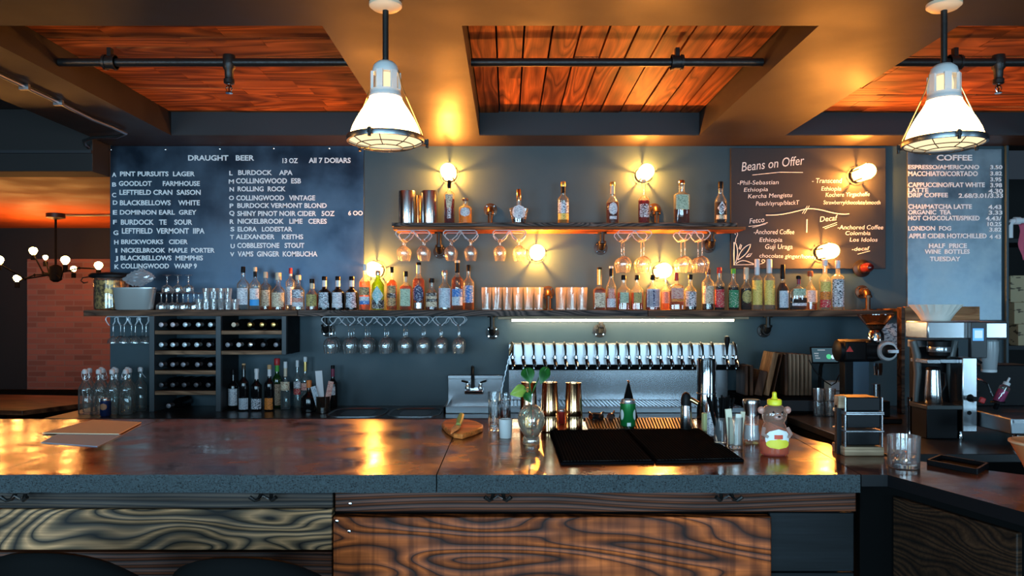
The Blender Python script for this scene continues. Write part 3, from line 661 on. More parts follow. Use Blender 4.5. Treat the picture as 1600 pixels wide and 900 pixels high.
MB(us).box(X(614,YUF), X(1166,YUF), YUF+.012, WB-.001, ZU-.046, ZU-.0265).build('underside', SHELFU, us, bev=.002)
# iron pipe brackets: flange on the wall, elbow, upright to the shelf
def bracket(px, py, zs, up, label, mat=IRON):
    z = Z(py, 5.40); x = X(px, 5.36)
    t = thing('pipe_bracket', label, 'bracket', (x, WB, z), 'iron pipe shelf brackets')
    m = MB(t); m.lathe([(.048,-.001),(.048,-.010),(.028,-.014),(.026,-.035),(.020,-.036)], 20, (x,WB,z), axis='Y'); fl = m.build('wall_flange', mat, t)
    for k in range(4): a = PI/4+k*PI/2; MB(t).lathe([(.006,-.010),(.005,-.014)], 8, (x+.037*math.cos(a),WB,z+.037*math.sin(a)), axis='Y').build('screw', CHROME, fl)
    s = 1 if up else -1; yo = 5.36
    m = MB(t); m.tube([(x,WB-.03,z),(x,yo+.03,z),(x,yo+.009,z+s*.009),(x,yo,z+s*.03)], .024, 14); m.lathe([(.028,-.008),(.028,.008)], 16, (x,yo+.032,z), axis='Y'); m.lathe([(.028,-.008),(.028,.008)], 16, (x,yo,z+s*.034)); m.build('elbow', mat, t)
    MB(t).tube([(x,yo,z+s*.03),(x,yo,zs)], .0165, 12).build('upright_pipe', mat, t)
    e = MB(t); e.lathe([(.032,-.008*s),(.032,0)], 16, (x,yo,zs)); e.build('shelf_flange', mat, t)
for px, py, w in ((686,393,'left end, beside the first hanging stemware'), (941,387,'middle, left of the hanging wine glasses'), (1112,384,'right end, behind the hanging wine glasses')):
    bracket(px, py, ZU-.0465, True, 'dark pipe bracket under the upper shelf at its ' + w)
for px, py, w in ((508,516,'behind the left end of the long glass rack'), (769,520,'right of the long row of hanging glasses'), (939,517,'in front of the glowing strip light'), (1200,517,'right of the tap rail')):
    bracket(px, py, ZS-.0445 if px > 900 else ZS-.0425, True, 'dark pipe bracket under the lower shelf ' + w)
for px, py, zs, w in ((766,327,ZU,'on the upper shelf between the round-label bottle and the crown-shaped bottle'), (1026,327,ZU,'on the upper shelf right behind the dark red bottle'), (857,457,ZS,'on the lower shelf between the two groups of tumblers'), (1356,456,ZS,'on the lower shelf right of the last bottle')):
    bracket(px, py, zs, False, 'bronzed pipe bracket standing ' + w, IRONB)
# unlit fitting low on the chalkboard
x, z = X(1349,5.4), Z(419,5.4)
t = thing('wall_fitting', 'dark round wall fitting with a red glossy knob at the chalkboard\'s lower right corner', 'fitting', (x, WB, z))
MB(t).lathe([(.062,-.024),(.062,-.034),(.04,-.044),(.034,-.06)], 22, (x,WB,z), axis='Y').build('mount', IRON, t)
MB(t).lathe([(.030,-.058),(.036,-.09),(.034,-.13),(.022,-.16),(.002,-.168)], 20, (x,WB,z), axis='Y').build('knob', pm('dark_red_gloss', (.06,.006,.006), .15, coat=.4), t)

# ------------------------------------------------------------------ wall sconces: caged jar lamps that point straight out from the wall
def sconce(px, py, where):
    x = X(px, 5.24); z = Z(py, 5.24); back = WB - (.024 if px > 1142 else 0) - .001
    t = thing('wall_sconce', 'glowing jar lamp on the back wall ' + where, 'lamp', (x, back, z), 'jar wall lamps')
    MB(t).lathe([(.048,0),(.048,-.010),(.040,-.022)], 24, (x,back,z), axis='Y').build('mount', IRON, t)
    g = [(.036,-.022),(.046,-.030),(.052,-.045),(.053,-.085),(.053,-.175),(.048,-.200),(.034,-.215),(.012,-.221),(.001,-.222)]
    MB(t).lathe(g, 24, (x,back,z), axis='Y', capb=False).build('glass_jar', SCONCE_GLASS, t)
    pl = bpy.data.lights.new('sconce_bulb', 'POINT'); pl.energy = SCONCE_W; pl.color = (1.0, .32, .045); pl.shadow_soft_size = .012
    po = bpy.data.objects.new('sconce_bulb', pl); C.objects.link(po); po.parent = t; po.location = (0, -.074, 0)
    m = MB(t)
    m.lathe([(.047,-.020),(.050,-.023),(.047,-.026),(.045,-.023),(.047,-.020)], 24, (x,back,z), axis='Y', capb=False, capt=False)
    for k in range(5):
        a = PI/2 + k*PI*2/5; c, s = math.cos(a), math.sin(a)
        m.tube([(x+.045*c,back-.022,z+.045*s),(x+.055*c,back-.026,z+.055*s),(x+.0585*c,back-.05,z+.0585*s),(x+.0585*c,back-.16,z+.0585*s)], .0042, 6)
    m.build('cage', IRON, t)
for a in ((699,265,'above the upper shelf, over the dark red bottle'), (1012,266,'above the upper shelf near its right half'), (840,393,'under the upper shelf, over the tumblers'), (1040,422,'between the hanging wine glasses, over the ornate-label bottle'), (581,420,'at the beer board\'s corner, behind the green bottle'), (1357,267,'high on the chalkboard\'s right edge'), (1300,392,'low on the chalkboard, over the last bottles')): sconce(*a)

# ------------------------------------------------------------------ menu boards with lettering
def text_mesh(s, x0, x1, zc, h, y, mat, parent, name, shear=0., rot=0., off=0.0, ex=.0012, T=None):
    cu = bpy.data.curves.new('txt', 'FONT'); cu.body = s; cu.size = 1; cu.shear = shear; cu.offset = off; cu.extrude = 0
    cu.resolution_u = 3
    o = bpy.data.objects.new('txt', cu); C.objects.link(o)
    dg = bpy.context.evaluated_depsgraph_get(); me = bpy.data.meshes.new_from_object(o.evaluated_get(dg))
    bpy.data.objects.remove(o); bpy.data.curves.remove(cu)
    vs = [v.co.copy() for v in me.vertices]; mnx = min(v.x for v in vs); mxx = max(v.x for v in vs); 
    kx = (x1-x0)/(mxx-mnx); kz = h/.7
    R = math.tan(rot); offv = parent.location
    for v in me.vertices:
        px = x0 + (v.co.x-mnx)*kx; pz = zc - h/2 + v.co.y*kz + (px-x0)*R
        v.co = Vector((px, y, pz)) - offv
    P = [v.co.copy() for v in me.vertices]; polys = [tuple(p.vertices) for p in me.polygons]; bpy.data.meshes.remove(me)
    order = sorted(range(len(P)), key=lambda i: P[i].x); gid = {}; g = 0
    for a, b in zip([order[0]] + order, order):        # words a wide gap apart become pieces of their own
        if P[b].x - P[a].x > .024: g += 1
        gid[b] = g
    for k in range(g+1):
        ids = [i for i in range(len(P)) if gid[i] == k]; mp = {i: n for n, i in enumerate(ids)}
        fs = [tuple(mp[i] for i in f) for f in polys if gid[f[0]] == k and all(i in mp for i in f)]
        if not fs: continue
        me = bpy.data.meshes.new(name); me.from_pydata([P[i] for i in ids], [], fs); me.materials.append(mat)
        ob = bpy.data.objects.new(name, me); C.objects.link(ob); ob.parent = parent
        sd = ob.modifiers.new('solid', 'SOLIDIFY'); sd.thickness = ex; sd.offset = 0
YBd = WB - .012; YL = YBd - .0016
db = thing('menu_board', 'large dark blue metal menu board listing draught beers in white letters', 'menu board', (X(370,WB), YBd, 2.1))
MB(db).box(X(172,YBd)+.002, X(568.5,YBd), YBd, WB-.0005, ZS+.001, Z(228,YBd)).build('sheet', SHEET, db, bev=.001)
def dz(a): return (160+a[0]*.2625, 220+a[1]*.2625)
def letters(bd, s, a0, a1, b0, b1, tf, rot=0.):
    (p0, q0), (p1, q1) = tf((a0,b0)), tf((a1,b1))
    text_mesh(s, X(p0,YL), X(p1,YL), (Z(q0,YL)+Z(q1,YL))/2, abs(Z(q0,YL)-Z(q1,YL))*.92, YL, LETTER, bd, 'lettering', rot=rot, off=.026)
for s, a0, a1, b0, b1 in (('DRAUGHT   BEER',510,903,85,118),('13 OZ',1072,1163,103,133),('All 7 DOllARS',1228,1478,100,132),
    ('A',57,83,188,215),('PINT PURSUITS  LAGER',105,550,182,211),('B',58,83,247,273),('GOODLOT      FARMHOUSE',98,580,239,269),('C',57,82,309,336),('LEFTFIELD CRAN  SAISON',102,585,291,322),
    ('D',62,90,354,381),('BLACKBELLOWS    WHITE',104,580,353,384),('E',62,88,412,440),('DOMINION EARL  GREY',104,560,411,440),('F',63,86,470,497),('BURDOCK   TE    SOUR',110,535,468,500),
    ('G',65,95,533,561),('LEFTFIELD  VERMONT  IIPA',116,608,519,553),('H',70,96,590,617),('BRICKWORKS   CIDER',112,508,587,615),('I',78,88,640,666),('NICKELBROOK  MAPLE  PORTER',112,668,637,666),
    ('J',73,93,685,712),('BLACKBELLOWS  MEMPHIS',108,598,682,712),('K',72,99,735,763),('COLLINGWOOD   WARP 9',110,562,730,760),
    ('L',755,775,178,206),('BURDOCK    APA',808,1132,174,204),('M',752,783,229,256),('COLLINGWOOD  ESB',795,1182,222,254),('N',757,783,275,302),('ROLLING  ROCK',805,1090,271,301),('O',753,783,326,353),('COLLINGWOOD   VINTAGE',797,1266,324,355),
    ('P',757,780,373,400),('BURDOCK VERMONT BLOND',803,1335,370,400),('Q',755,786,416,444),('SHINY PINOT NOIR CIDER   5OZ',803,1382,417,448),('6 OO',1463,1550,416,444),('R',758,783,467,495),('NICKELBROOK   LIME   CERES',805,1335,463,494),
    ('S',762,786,512,539),('ELORA   LODESTAR',805,1130,511,540),('T',760,783,559,586),('ALEXANDER    KEITHS',795,1195,556,586),('U',763,788,613,640),('COBBLESTONE   STOUT',803,1202,607,638),('V',760,785,662,689),('VAMS  GINGER  KOMBUCHA',805,1280,657,689)):
    letters(db, s, a0, a1, b0, b1, dz)
for a in ((50,52),(375,50),(698,47),(1020,45),(1352,45)):
    p, q = dz(a); MB(db).lathe([(.001,-.007),(.007,-.005),(.009,0)], 12, (X(p,YL),YBd,Z(q,YL)), axis='Y').build('screw', CHROME, db)
cb = thing('menu_board', 'grey-blue metal menu board listing coffee prices in white letters', 'menu board', (X(1493,WB), YBd, 2.0))
MB(cb).box(X(1418,YBd), X(1565,YBd), YBd, WB-.0005, Z(500,YBd), Z(233,YBd)).build('sheet', SHEET2, cb, bev=.001)
def cz(a): return (1380+a[0]*.2887, 220+a[1]*.2887)
for s, a0, a1, b0, b1 in (('COFFEE',290,482,75,107),('ESPRESSO/AMERICANO',135,520,130,154),('3.50',580,645,131,154),('MACCHIATO/CORTADO',135,512,164,191),('3.82',580,643,165,188),('3.95',580,640,197,220),
    ('CAPPUCCINO/FLAT WHITE',135,550,225,251),('3.98',580,643,228,252),('LATTE',135,245,254,279),('4.30',570,648,259,283),('DRIP COFFEE',135,350,281,306),('2.68/3.01/3.33',408,648,284,309),
    ('CHAI/MATCHA LATTE',135,480,343,369),('4.43',570,640,346,370),('ORGANIC  TEA',135,367,374,399),('3.33',572,645,377,400),('HOT CHOCOLATE/SPIKED',135,522,405,431),('4.43/',555,640,408,432),('10.25',565,640,439,462),
    ('LONDON  FOG',135,368,461,486),('3.82',575,640,469,492),('APPLE CIDER HOT/CHILLED',138,560,501,528),('4 43',575,637,507,531),('HALF  PRICE',248,453,555,581),('WINE  BOTTLES',225,468,587,612),('TUESDAY',252,418,626,652)):
    letters(cb, s, a0, a1, b0, b1, cz)
kb = thing('chalkboard', 'black chalkboard headed Beans on Offer with handwritten coffee list', 'chalkboard', (X(1263,WB), YBd, 2.15))
YKB = WB-.024
MB(kb).box(X(1142,YKB), X(1384,YKB), YKB, WB-.0005, Z(420,YKB), Z(231,YKB)).build('slate', CHALKB, kb, bev=.002)
def kz(a): return (1130+a[0]*.2222, 225+a[1]*.2222)
YC2 = YKB-.0006
def kp(a): p, q = kz(a); return (X(p,YC2), YC2, Z(q,YC2))
def chalk_text(s, a0, a1, b0, b1, rot=0.):
    A, B_ = kp((a0,b0)), kp((a1,b1))
    text_mesh(s, A[0], B_[0], (A[2]+B_[2])/2, (A[2]-B_[2]), YC2, CHALK, kb, 'chalk_writing', shear=.12, rot=rot, ex=.0006)
for a in (('Beans on Offer',130,570,128,192,.11),('-Phil-Sebastian',100,390,258,288,.02),('Ethiopia',145,315,308,336,.03),('Kercha Mengistu',175,485,352,382,.03),('Peach/syrup/blackT',230,535,404,434,.03),
    ('- Transcend',625,835,240,274),('Ethiopia',690,830,298,328),('Kochere Yirgacheffe',720,1030,342,372,.02),('Strawberry/chocolate/smooth',705,1105,396,424,.0),('Fetco',185,290,524,560,.12),('-Anchored Coffee',215,500,600,634),
    ('Ethiopia',255,415,658,688),('Guji Uraga',295,488,704,738),('chocolate ginger/honey',255,660,770,798,-.02),('Decaf',680,805,510,548,.1),('-Anchored Coffee',805,1125,570,600),('Colombia',860,1035,612,640),('Los Idolos',890,1085,658,686),('-decaf',905,1030,726,752,.05)): chalk_text(*a)
def stroke(pts, w=.003, name='chalk_line'):
    P = [Vector(kp(p)) for p in pts]; m = MB(kb); m.tube(P, w, 6); m.build(name, CHALK, kb)
def bez(p0, p1, p2, p3, n=12): return [tuple((1-t)**3*a+3*t*(1-t)**2*b+3*t*t*(1-t)*c+t**3*d for a,b,c,d in zip(p0,p1,p2,p3)) for t in [i/n for i in range(n+1)]]
stroke([(205,218),(400,198),(560,200)], .0025); stroke([(178,580),(250,572),(312,552)], .0025); stroke([(205,588),(300,562)], .0022); stroke([(700,588),(800,552)], .0022); stroke([(715,595),(800,566)], .0022); stroke([(945,775),(1032,752)], .0022)
stroke(bez((300,500),(420,505),(520,470),(590,455)) + bez((590,455),(700,450),(780,505),(885,492))[1:], .0035)
stroke([(570,490),(605,435)], .0022); stroke([(556,488),(590,437)], .0022); stroke([(588,530),(586,622)], .0045)
stroke(bez((78,850),(70,760),(76,700),(82,690)) + bez((82,690),(112,740),(100,800),(84,840))[1:], .003, 'chalk_leaf')
stroke(bez((102,815),(110,760),(150,715),(192,705)) + bez((192,705),(185,750),(150,790),(102,815))[1:], .003, 'chalk_leaf')
stroke([(110,738),(122,705),(130,712),(118,742)], .003, 'chalk_leaf'); stroke([(160,795),(180,775),(202,768),(188,788),(160,795)], .003, 'chalk_leaf')
stroke([(76,690),(76,850),(215,848)], .0035); stroke(bez((90,842),(140,800),(170,830),(215,842)), .003)
stroke(bez((225,845),(300,850),(305,810),(275,815)) + [(268,825),(280,832)], .003); stroke(bez((88,690),(80,660),(110,640),(98,624)) + bez((98,624),(85,612),(76,630),(88,638))[1:], .0025)

# ------------------------------------------------------------------ bottles
def prof(H, R, fs, fn, rn, fill=1.0, k=1.0):
    P = [(.90*R*k, .002*H), (R*k, .02*H), (R*k, fs*H)]
    for i in range(1, 7):
        f = i/6; e = .5-.5*math.cos(PI*f); P.append(((R+(rn-R)*e)*k, (fs+(fn-fs)*f)*H))
    P.append((rn*k, .965*H))
    if fill < 1:
        Q = []
        for (r0, z0), (r1, z1) in zip(P, P[1:]):
            Q.append((r0, z0))
            if z1 >= fill*H:
                t = (fill*H-z0)/max(z1-z0, 1e-9); Q.append((r0+(r1-r0)*t, fill*H)); break
        return Q
    return P
def patch(m, R, z0, z1, ha, p=2., ky=1., shape='rect', k=1.015, nu=14, nv=8):
    rows = []
    for j in range(nv+1):
        v = -1+2*j/nv
        wv = 1 if shape == 'rect' else max(.02, math.sqrt(max(0,1-v*v))) if shape == 'oval' else max(.02, 1-abs(v)) if shape == 'diamond' else (.5+.5*(v+1)/2 if shape == 'shield' else 1)
        row = []
        for i in range(nu+1):
            u = -1+2*i/nu
            if shape == 'slant': uu = -1+ (u+1)*(.15+.85*(1-j/nv)) if False else u*1.0
            a = -PI/2 + math.radians(ha)*u*wv; ca, sa = math.cos(a), math.sin(a)
            q = 1 if p == 2. else (abs(ca)**p+abs(sa)**p)**(-1/p)
            row.append((R*k*q*ca, R*k*q*sa*ky, z0+(z1-z0)*(v+1)/2))
        rows.append(row)
    m.grid(rows)
def bottle(px, ytop, w, label, Y=5.25, z=ZS, fs=.58, fn=.74, rn=.30, p=2., ky=1., glass=None, liq=None, fill=.6, labels=(), cap=BLACKPL, fc=.86, group=None, cr=1.2, name='spirit_bottle', lean=0, foil=None, n=24):
    H = CAMZ+(CY-ytop)*Y/F - z; R = w/2*Y/F*.97
    t = thing(name, label, 'bottle', (X(px,Y), Y, z+.0006), group)
    r = rn*R
    body = prof(H, R, fs, fn, r)
    m = MB(); m.lathe(body, n, p=p, ky=ky, capt=False)
    m.build('glass_body', glass or GLASSB, t)
    if liq is not None:
        q = prof(H, R, fs, fn, r, fill, .93); q[0] = (q[0][0], .010*H)
        m = MB(); m.lathe(q, n, p=p, ky=ky); m.build('drink', liq, t)
    for L in labels:
        z0, z1, ha, mt = L[:4]; m = MB(); patch(m, R, z0*H, z1*H, ha, p, ky, L[4] if len(L) > 4 else 'rect'); o = m.build('label', mt, t)
    if foil is not None: m = MB(); m.lathe([(r*1.06, fn*H+.03*H), (r*1.06, fc*H)], 16, capb=False, capt=False); m.build('neck_foil', foil, t)
    c = MB(); cc = r*cr
    c.lathe([(cc*.96, fc*H), (cc, fc*H+.004), (cc, .985*H), (cc*.85, H)], 16); c.build('cap', cap, t)
    return t
def lbl(z0, z1, m, ha=62, s='rect'): return (z0, z1, ha, m, s)
BF = 5.165; BM = 5.25; BB = 5.345
LOW = 'bottles on the lower shelf'
random.seed(11)
bottle(380,416.6,19,'clear bottle with black cap and white label, first bottle right of the stacked shot glasses',liq=CLEARL,fill=.55,labels=[lbl(.12,.50,L_WHITE)],group=LOW)
bottle(398.6,417.6,17,'clear bottle with a white label above a bright blue band',liq=CLEARL,cap=CCAP,labels=[lbl(.10,.24,L_SKY),lbl(.245,.50,L_WHITE)],foil=BLACKPL,fc=.9,group=LOW)
bottle(415,425,18,'bottle with cream label and cork stopper right of the blue-banded bottle',Y=BB,liq=AMBER,fill=.3,cap=CCAP,labels=[lbl(.10,.52,L_CREAM)],fs=.6,group=LOW,fc=.84,cr=1.35)
bottle(435,426,21,'broad-shouldered bottle with wide cream label and cream cap on the beer board side',liq=AMBER,fill=.2,cap=CCAP,labels=[lbl(.08,.46,L_CREAM,70)],fs=.5,fn=.68,group=LOW,fc=.8,cr=1.5)
bottle(454,419,15,'slim tall clear bottle with red-topped white stopper, behind the round clear bottle',Y=BB,liq=CLEARL,cap=RCAP,labels=[lbl(.12,.55,L_WHITE)],fs=.66,fn=.78,group=LOW,foil=WCAP)
bottle(466,430,20,'round clear bottle with white, blue and orange label',liq=CLEARL,cap=CCAP,labels=[lbl(.10,.22,L_WHITE),lbl(.225,.34,L_PINK),lbl(.345,.58,L_ICE)],fs=.52,fn=.74,group=LOW,cr=1.5)
bottle(487.6,436,19,'squat amber bottle with a gold-green label',liq=AMBER,fill=.5,labels=[lbl(.12,.50,L_GOLD)],fs=.46,fn=.66,rn=.36,foil=CCAP,group=LOW)
for px, w in ((507,'leftmost'),(528,'middle'),(549.5,'rightmost')):
    bottle(px,432,20.5,w+' of the three black bottles with white neck bands',glass=GLASSK,labels=[lbl(.07,.20,L_ICE if px != 528 else L_WHITE,55),lbl(.205,.52,L_ICE if px != 528 else L_WHITE,48)],fs=.50,fn=.66,rn=.34,foil=WCAP,fc=.88,group=LOW)
bottle(570,413,18,'rosy bottle with white and blue label before the jar lamp at the beer board',Y=BF,liq=ROSE,fill=.62,cap=WCAP,labels=[lbl(.20,.29,L_WHITE),lbl(.12,.20,L_BLUE),lbl(.32,.50,L_TAN)],fs=.6,group=LOW)
bottle(590.6,423,20,'bright green bottle with a turquoise diamond label',Y=BF,glass=thin_glass('lime_glass',(.55,.75,.12),.06),liq=liquid('lime',(.45,.62,.05),.5),fill=.95,labels=[lbl(.14,.60,L_TEAL,66,'diamond'),lbl(.03,.26,L_BLACK,85,'rect')],cap=SCAP,fs=.62,fn=.82,rn=.34,fc=.88,group=LOW)
bottle(612,417,17,'slender amber bottle with tan and black label, right of the green bottle',liq=AMBER,fill=.7,labels=[lbl(.09,.28,L_TAN),lbl(.285,.38,L_BLACK),lbl(.385,.56,L_TAN)],fs=.6,group=LOW)
bottle(634,424,19,'square amber bottle with a pale yellow-green label and black cap',p=5,ky=.9,liq=AMBER,fill=.62,labels=[lbl(.10,.54,L_GREEN,44)],fs=.58,fn=.70,group=LOW,foil=CCAP)
bottle(654,410,19,'tall amber bottle with a navy oval label and silver lower label',liq=AMBER,fill=.66,labels=[lbl(.16,.52,L_NAVY,60,'oval'),lbl(.03,.15,SCAP,40)],fs=.60,fn=.74,rn=.36,foil=CCAP,fc=.94,group=LOW)
bottle(674.4,435,20,'squat dark bottle with a black and cream banded label and white capsule edge',liq=DAMBER,fill=.45,labels=[lbl(.10,.26,L_CREAM),lbl(.265,.34,L_BLACK),lbl(.345,.44,L_CREAM),lbl(.445,.54,L_BLACK)],fs=.48,fn=.70,rn=.36,group=LOW)
bottle(695,423,20,'bottle with a tall pale blue-white label and clear glass stopper',liq=CLEARL,labels=[lbl(.06,.55,L_PALE,70)],fs=.56,fn=.72,rn=.36,cap=SCAP,fc=.88,cr=1.35,group=LOW)
bottle(714.6,407,19,'tallest amber bottle of its row with blue and pale blue label and black neck',liq=AMBER,fill=.66,labels=[lbl(.09,.26,L_PALE),lbl(.265,.42,L_BLUE)],fs=.60,fn=.72,rn=.36,foil=BLACKPL,cap=CCAP,fc=.95,group=LOW)
bottle(732,414,18,'bottle with an all-blue label, last before the tumblers',Y=BB-.02,liq=AMBER,fill=.5,labels=[lbl(.16,.54,L_BLUE),],fs=.60,group=LOW)
bottle(936.6,418,20,'square bottle with cream label and gold-sealed long neck, first right of the tumblers',p=5,ky=.9,liq=AMBER,fill=.5,labels=[lbl(.06,.40,L_CREAM,44)],fs=.46,fn=.56,rn=.34,foil=GOLD,cap=BLACKPL,fc=.95,group=LOW)
bottle(955,416,16,'clear bottle with black slanted neck seal, red stripe and white label',liq=ROSE,fill=.3,labels=[lbl(.06,.26,L_WHITE),lbl(.265,.48,L_PINK,40)],fs=.5,fn=.74,rn=.36,foil=BLACKPL,cap=WCAP,fc=.95,group=LOW)
bottle(974.6,430,20,'square amber bottle with pale green label, left one of a matching pair',p=4,ky=.85,liq=AMBER,fill=.5,labels=[lbl(.20,.50,L_GREEN,36)],fs=.56,fn=.72,rn=.34,group=LOW)
bottle(995.6,430,19,'square amber bottle with yellow-green label, right one of a matching pair',p=4,ky=.85,liq=AMBER,fill=.5,labels=[lbl(.20,.50,L_GOLD,36)],fs=.56,fn=.72,rn=.34,group=LOW)
bottle(1020,430,24,'broad bottle with an ornate navy and white label below the hanging wine glasses',ky=.8,liq=DAMBER,fill=.55,labels=[lbl(.08,.60,L_WHITE,58),(.10,.56,50,L_NAVY,'rect')],fs=.52,fn=.74,rn=.28,group=LOW)
bottle(1040,433,15,'narrow rosy bottle with red lettered label half hidden beside the broad orange one',Y=BB-.03,liq=ROSE,fill=.5,labels=[lbl(.2,.55,L_PINK)],group=LOW,fs=.56,cap=SCAP)
bottle(1057,426,22,'square whisky bottle with an orange label and red wax cap',Y=BF,p=5,ky=.8,liq=AMBER,fill=.5,labels=[lbl(.30,.58,L_PINK,46),lbl(.22,.29,L_ORANGE,46)],fs=.62,fn=.72,rn=.24,cap=RCAP,fc=.78,group=LOW)
bottle(1078.6,429,20,'clear bottle with a black and white picture label, left of the cream-label bottle',liq=COLA,fill=.2,labels=[lbl(.10,.52,L_FLORAL)],fs=.54,fn=.72,group=LOW)
bottle(1106,420,19,'dark bottle with big cream label and dark cap, left of the red-capped bottle',liq=COLA,fill=.16,labels=[lbl(.15,.58,L_CREAM,70)],fs=.66,fn=.80,rn=.36,group=LOW,cap=BRCAP)
bottle(1124,418,16,'bottle with red cap and red label',liq=COLA,fill=.55,labels=[lbl(.06,.48,L_RED,68)],fs=.60,fn=.72,rn=.4,cap=RCAP,fc=.86,group=LOW)
bottle(1146,420,17,'bottle with green cap and green label',liq=COLA,fill=.55,labels=[lbl(.06,.48,L_DGREEN,68)],fs=.58,fn=.72,rn=.36,cap=GCAP,fc=.88,group=LOW)
bottle(1166,418,18,'dark bottle with round gold label and ornate stopper',liq=COLA,fill=.5,labels=[lbl(.15,.47,L_GOLD,60,'oval')],fs=.50,fn=.66,rn=.42,cap=CCAP,fc=.72,cr=1.1,group=LOW)
bottle(1183,405,16,'left one of two tall yellow-label bottles with pale caps',liq=CLEARL,labels=[lbl(.10,.58,L_YEL,75)],fs=.62,fn=.70,rn=.5,cap=WCAP,fc=.68,cr=1.02,group=LOW)
bottle(1202,405,17,'right one of two tall yellow-label bottles with pale caps',liq=CLEARL,labels=[lbl(.10,.58,L_YEL,75)],fs=.62,fn=.70,rn=.5,cap=WCAP,fc=.72,cr=1.02,group=LOW)
bottle(1223,413.6,19,'dark bottle with long black foil neck and blue-white label',liq=COLA,fill=.6,labels=[lbl(.05,.42,L_PALE,50)],fs=.42,fn=.66,rn=.34,foil=BLACKPL,fc=.68,cap=BLACKPL,cr=1.12,group=LOW)
bottle(1248,431,28,'wide clear flask with dark spirit and a winged emblem label',Y=5.22,ky=.45,liq=COLA,fill=.36,labels=[lbl(.42,.62,L_GREEN,45),lbl(.12,.20,L_WHITE,55)],fs=.54,fn=.72,rn=.17,foil=PURP,cap=BLACKPL,cr=1.6,fc=.9,group=LOW)
bottle(1266,423.6,21,'round-shouldered clear bottle with white label and amber base, behind the wide flask',Y=BB,liq=AMBER,fill=.16,labels=[lbl(.20,.50,L_WHITE,65)],fs=.42,fn=.72,rn=.24,cap=BRCAP,cr=1.7,group=LOW)
bottle(1289,406,18,'clear bottle with a yellow and red sunburst label',Y=5.20,liq=CLEARL,labels=[lbl(.05,.20,L_RED,70),lbl(.205,.36,L_ORANGE,70),lbl(.365,.56,L_YEL,70)],fs=.60,fn=.72,rn=.38,cap=WCAP,fc=.88,group=LOW)
bottle(1309,407,19,'black bottle with white floral label and white cap, last on the lower shelf',Y=5.20,liq=CLEARL,labels=[lbl(.06,.62,L_FLORAL,80)],fs=.66,fn=.74,rn=.34,cap=WCAP,fc=.84,group=LOW)
UPP = 'bottles on the upper shelf'
bottle(702,282,17,'dark red bottle with slanted cream label below the upper shelf\'s left jar lamp',Y=5.212,z=ZU,liq=RUBY,fill=.56,labels=[lbl(.34,.66,L_CREAM,48,'shield'),lbl(.10,.33,L_INK,22)],fs=.68,fn=.78,rn=.30,fc=.82,group=UPP)
bottle(727,310,21,'squat clear bottle with round white label on the upper shelf',Y=5.25,z=ZU,liq=GOLDL,fill=.55,labels=[lbl(.26,.62,L_WHITE,48,'oval')],fs=.62,fn=.76,rn=.34,fc=.9,cr=1.35,cap=BRCAP,group=UPP)
t = bottle(810.6,296,31,'faceted crown-shaped bottle with white oval label and pointed stopper',Y=5.25,z=ZU,glass=GLASS,liq=COLA,fill=.14,labels=[],ky=.6,fs=.44,fn=.50,rn=.2,fc=.66,cap=COPPER,group=UPP,n=10)
for o in kids(t):
    if o.name.startswith(('glass_body','drink')):
        for v in o.data.vertices:
            f = v.co.z/.225; g = .62+.38*min(1, max(0, f/.42)) if f < .46 else 1
            v.co.x *= g; v.co.y *= g
m = MB(); patch(m, .062, .03, .125, 46, ky=.66, shape='oval', k=1.0); m.build('label', L_WHITE, t)
bottle(880,284,18,'clear slim bottle with white label, yellow base and gold cap, middle of the upper shelf',z=ZU,liq=GOLDL,fill=.2,labels=[lbl(.24,.50,L_ICE,70),lbl(.09,.235,L_YEL,70)],fs=.58,fn=.70,rn=.38,foil=BLACKPL,cap=GOLD,fc=.88,group=UPP)
bottle(957,284.5,20,'dark amber bottle with round white label and gold-white neck seal on the upper shelf',z=ZU,liq=DAMBER,fill=.5,labels=[lbl(.20,.50,L_WHITE,42,'oval'),lbl(.10,.17,L_WHITE,34)],fs=.48,fn=.68,rn=.36,foil=CCAP,cap=GOLD,fc=.90,group=UPP)
bottle(1006,281,18,'dark red bottle with scribbled white label and long clear neck below the right-hand jar lamp',z=ZU,liq=RUBY,fill=.52,labels=[lbl(.14,.44,L_INK,56)],fs=.54,fn=.66,rn=.34,fc=.94,cap=CCAP,group=UPP)
bottle(1065,282,24,'broad amber bottle with pale green label and copper cap on the upper shelf',p=4,ky=.7,z=ZU,liq=DAMBER,fill=.34,labels=[lbl(.32,.66,L_GREEN,46)],fs=.66,fn=.74,rn=.36,fc=.9,cap=COPPER,group=UPP)
bottle(1126,284,19,'dark bottle with diagonal label and black cap at the right end of the upper shelf',z=ZU,liq=COLA,fill=.5,labels=[lbl(.10,.20,L_CREAM,60),lbl(.21,.52,L_FLORAL,46,'diamond')],fs=.52,fn=.74,rn=.36,fc=.84,group=UPP)
# steel canisters and copper tin on the upper shelf
def cyl(name, px, ytop, w, Y, z, mat, label, cat, group=None, lip=True):
    H = Z(ytop,Y)-z; r = w/2*Y/F
    t = thing(name, label, cat, (X(px,Y),Y,z+.0005), group)
    MB().lathe([(r*.985,0),(r,.004),(r,H-.003),(r*.985,H)], 32, capt=False).build('cup', mat, t)
    MB().lathe([(r*.98,H-.002),(r*.94,H-.002),(r*.92,.01)], 32, capb=False).build('inside', DSTEEL, t)
    return t
cyl('steel_canister',636,299,26,5.25,ZU,STEELV,'brushed steel canister at the left end of the upper shelf','canister','steel canisters')
cyl('steel_canister',671,299,26,5.25,ZU,STEELV,'brushed steel canister next to the dark red bottle on the upper shelf','canister','steel canisters')
cyl('copper_tin',653,306,10,5.34,ZU,COPPER,'narrow copper tin between the two steel canisters','tin')

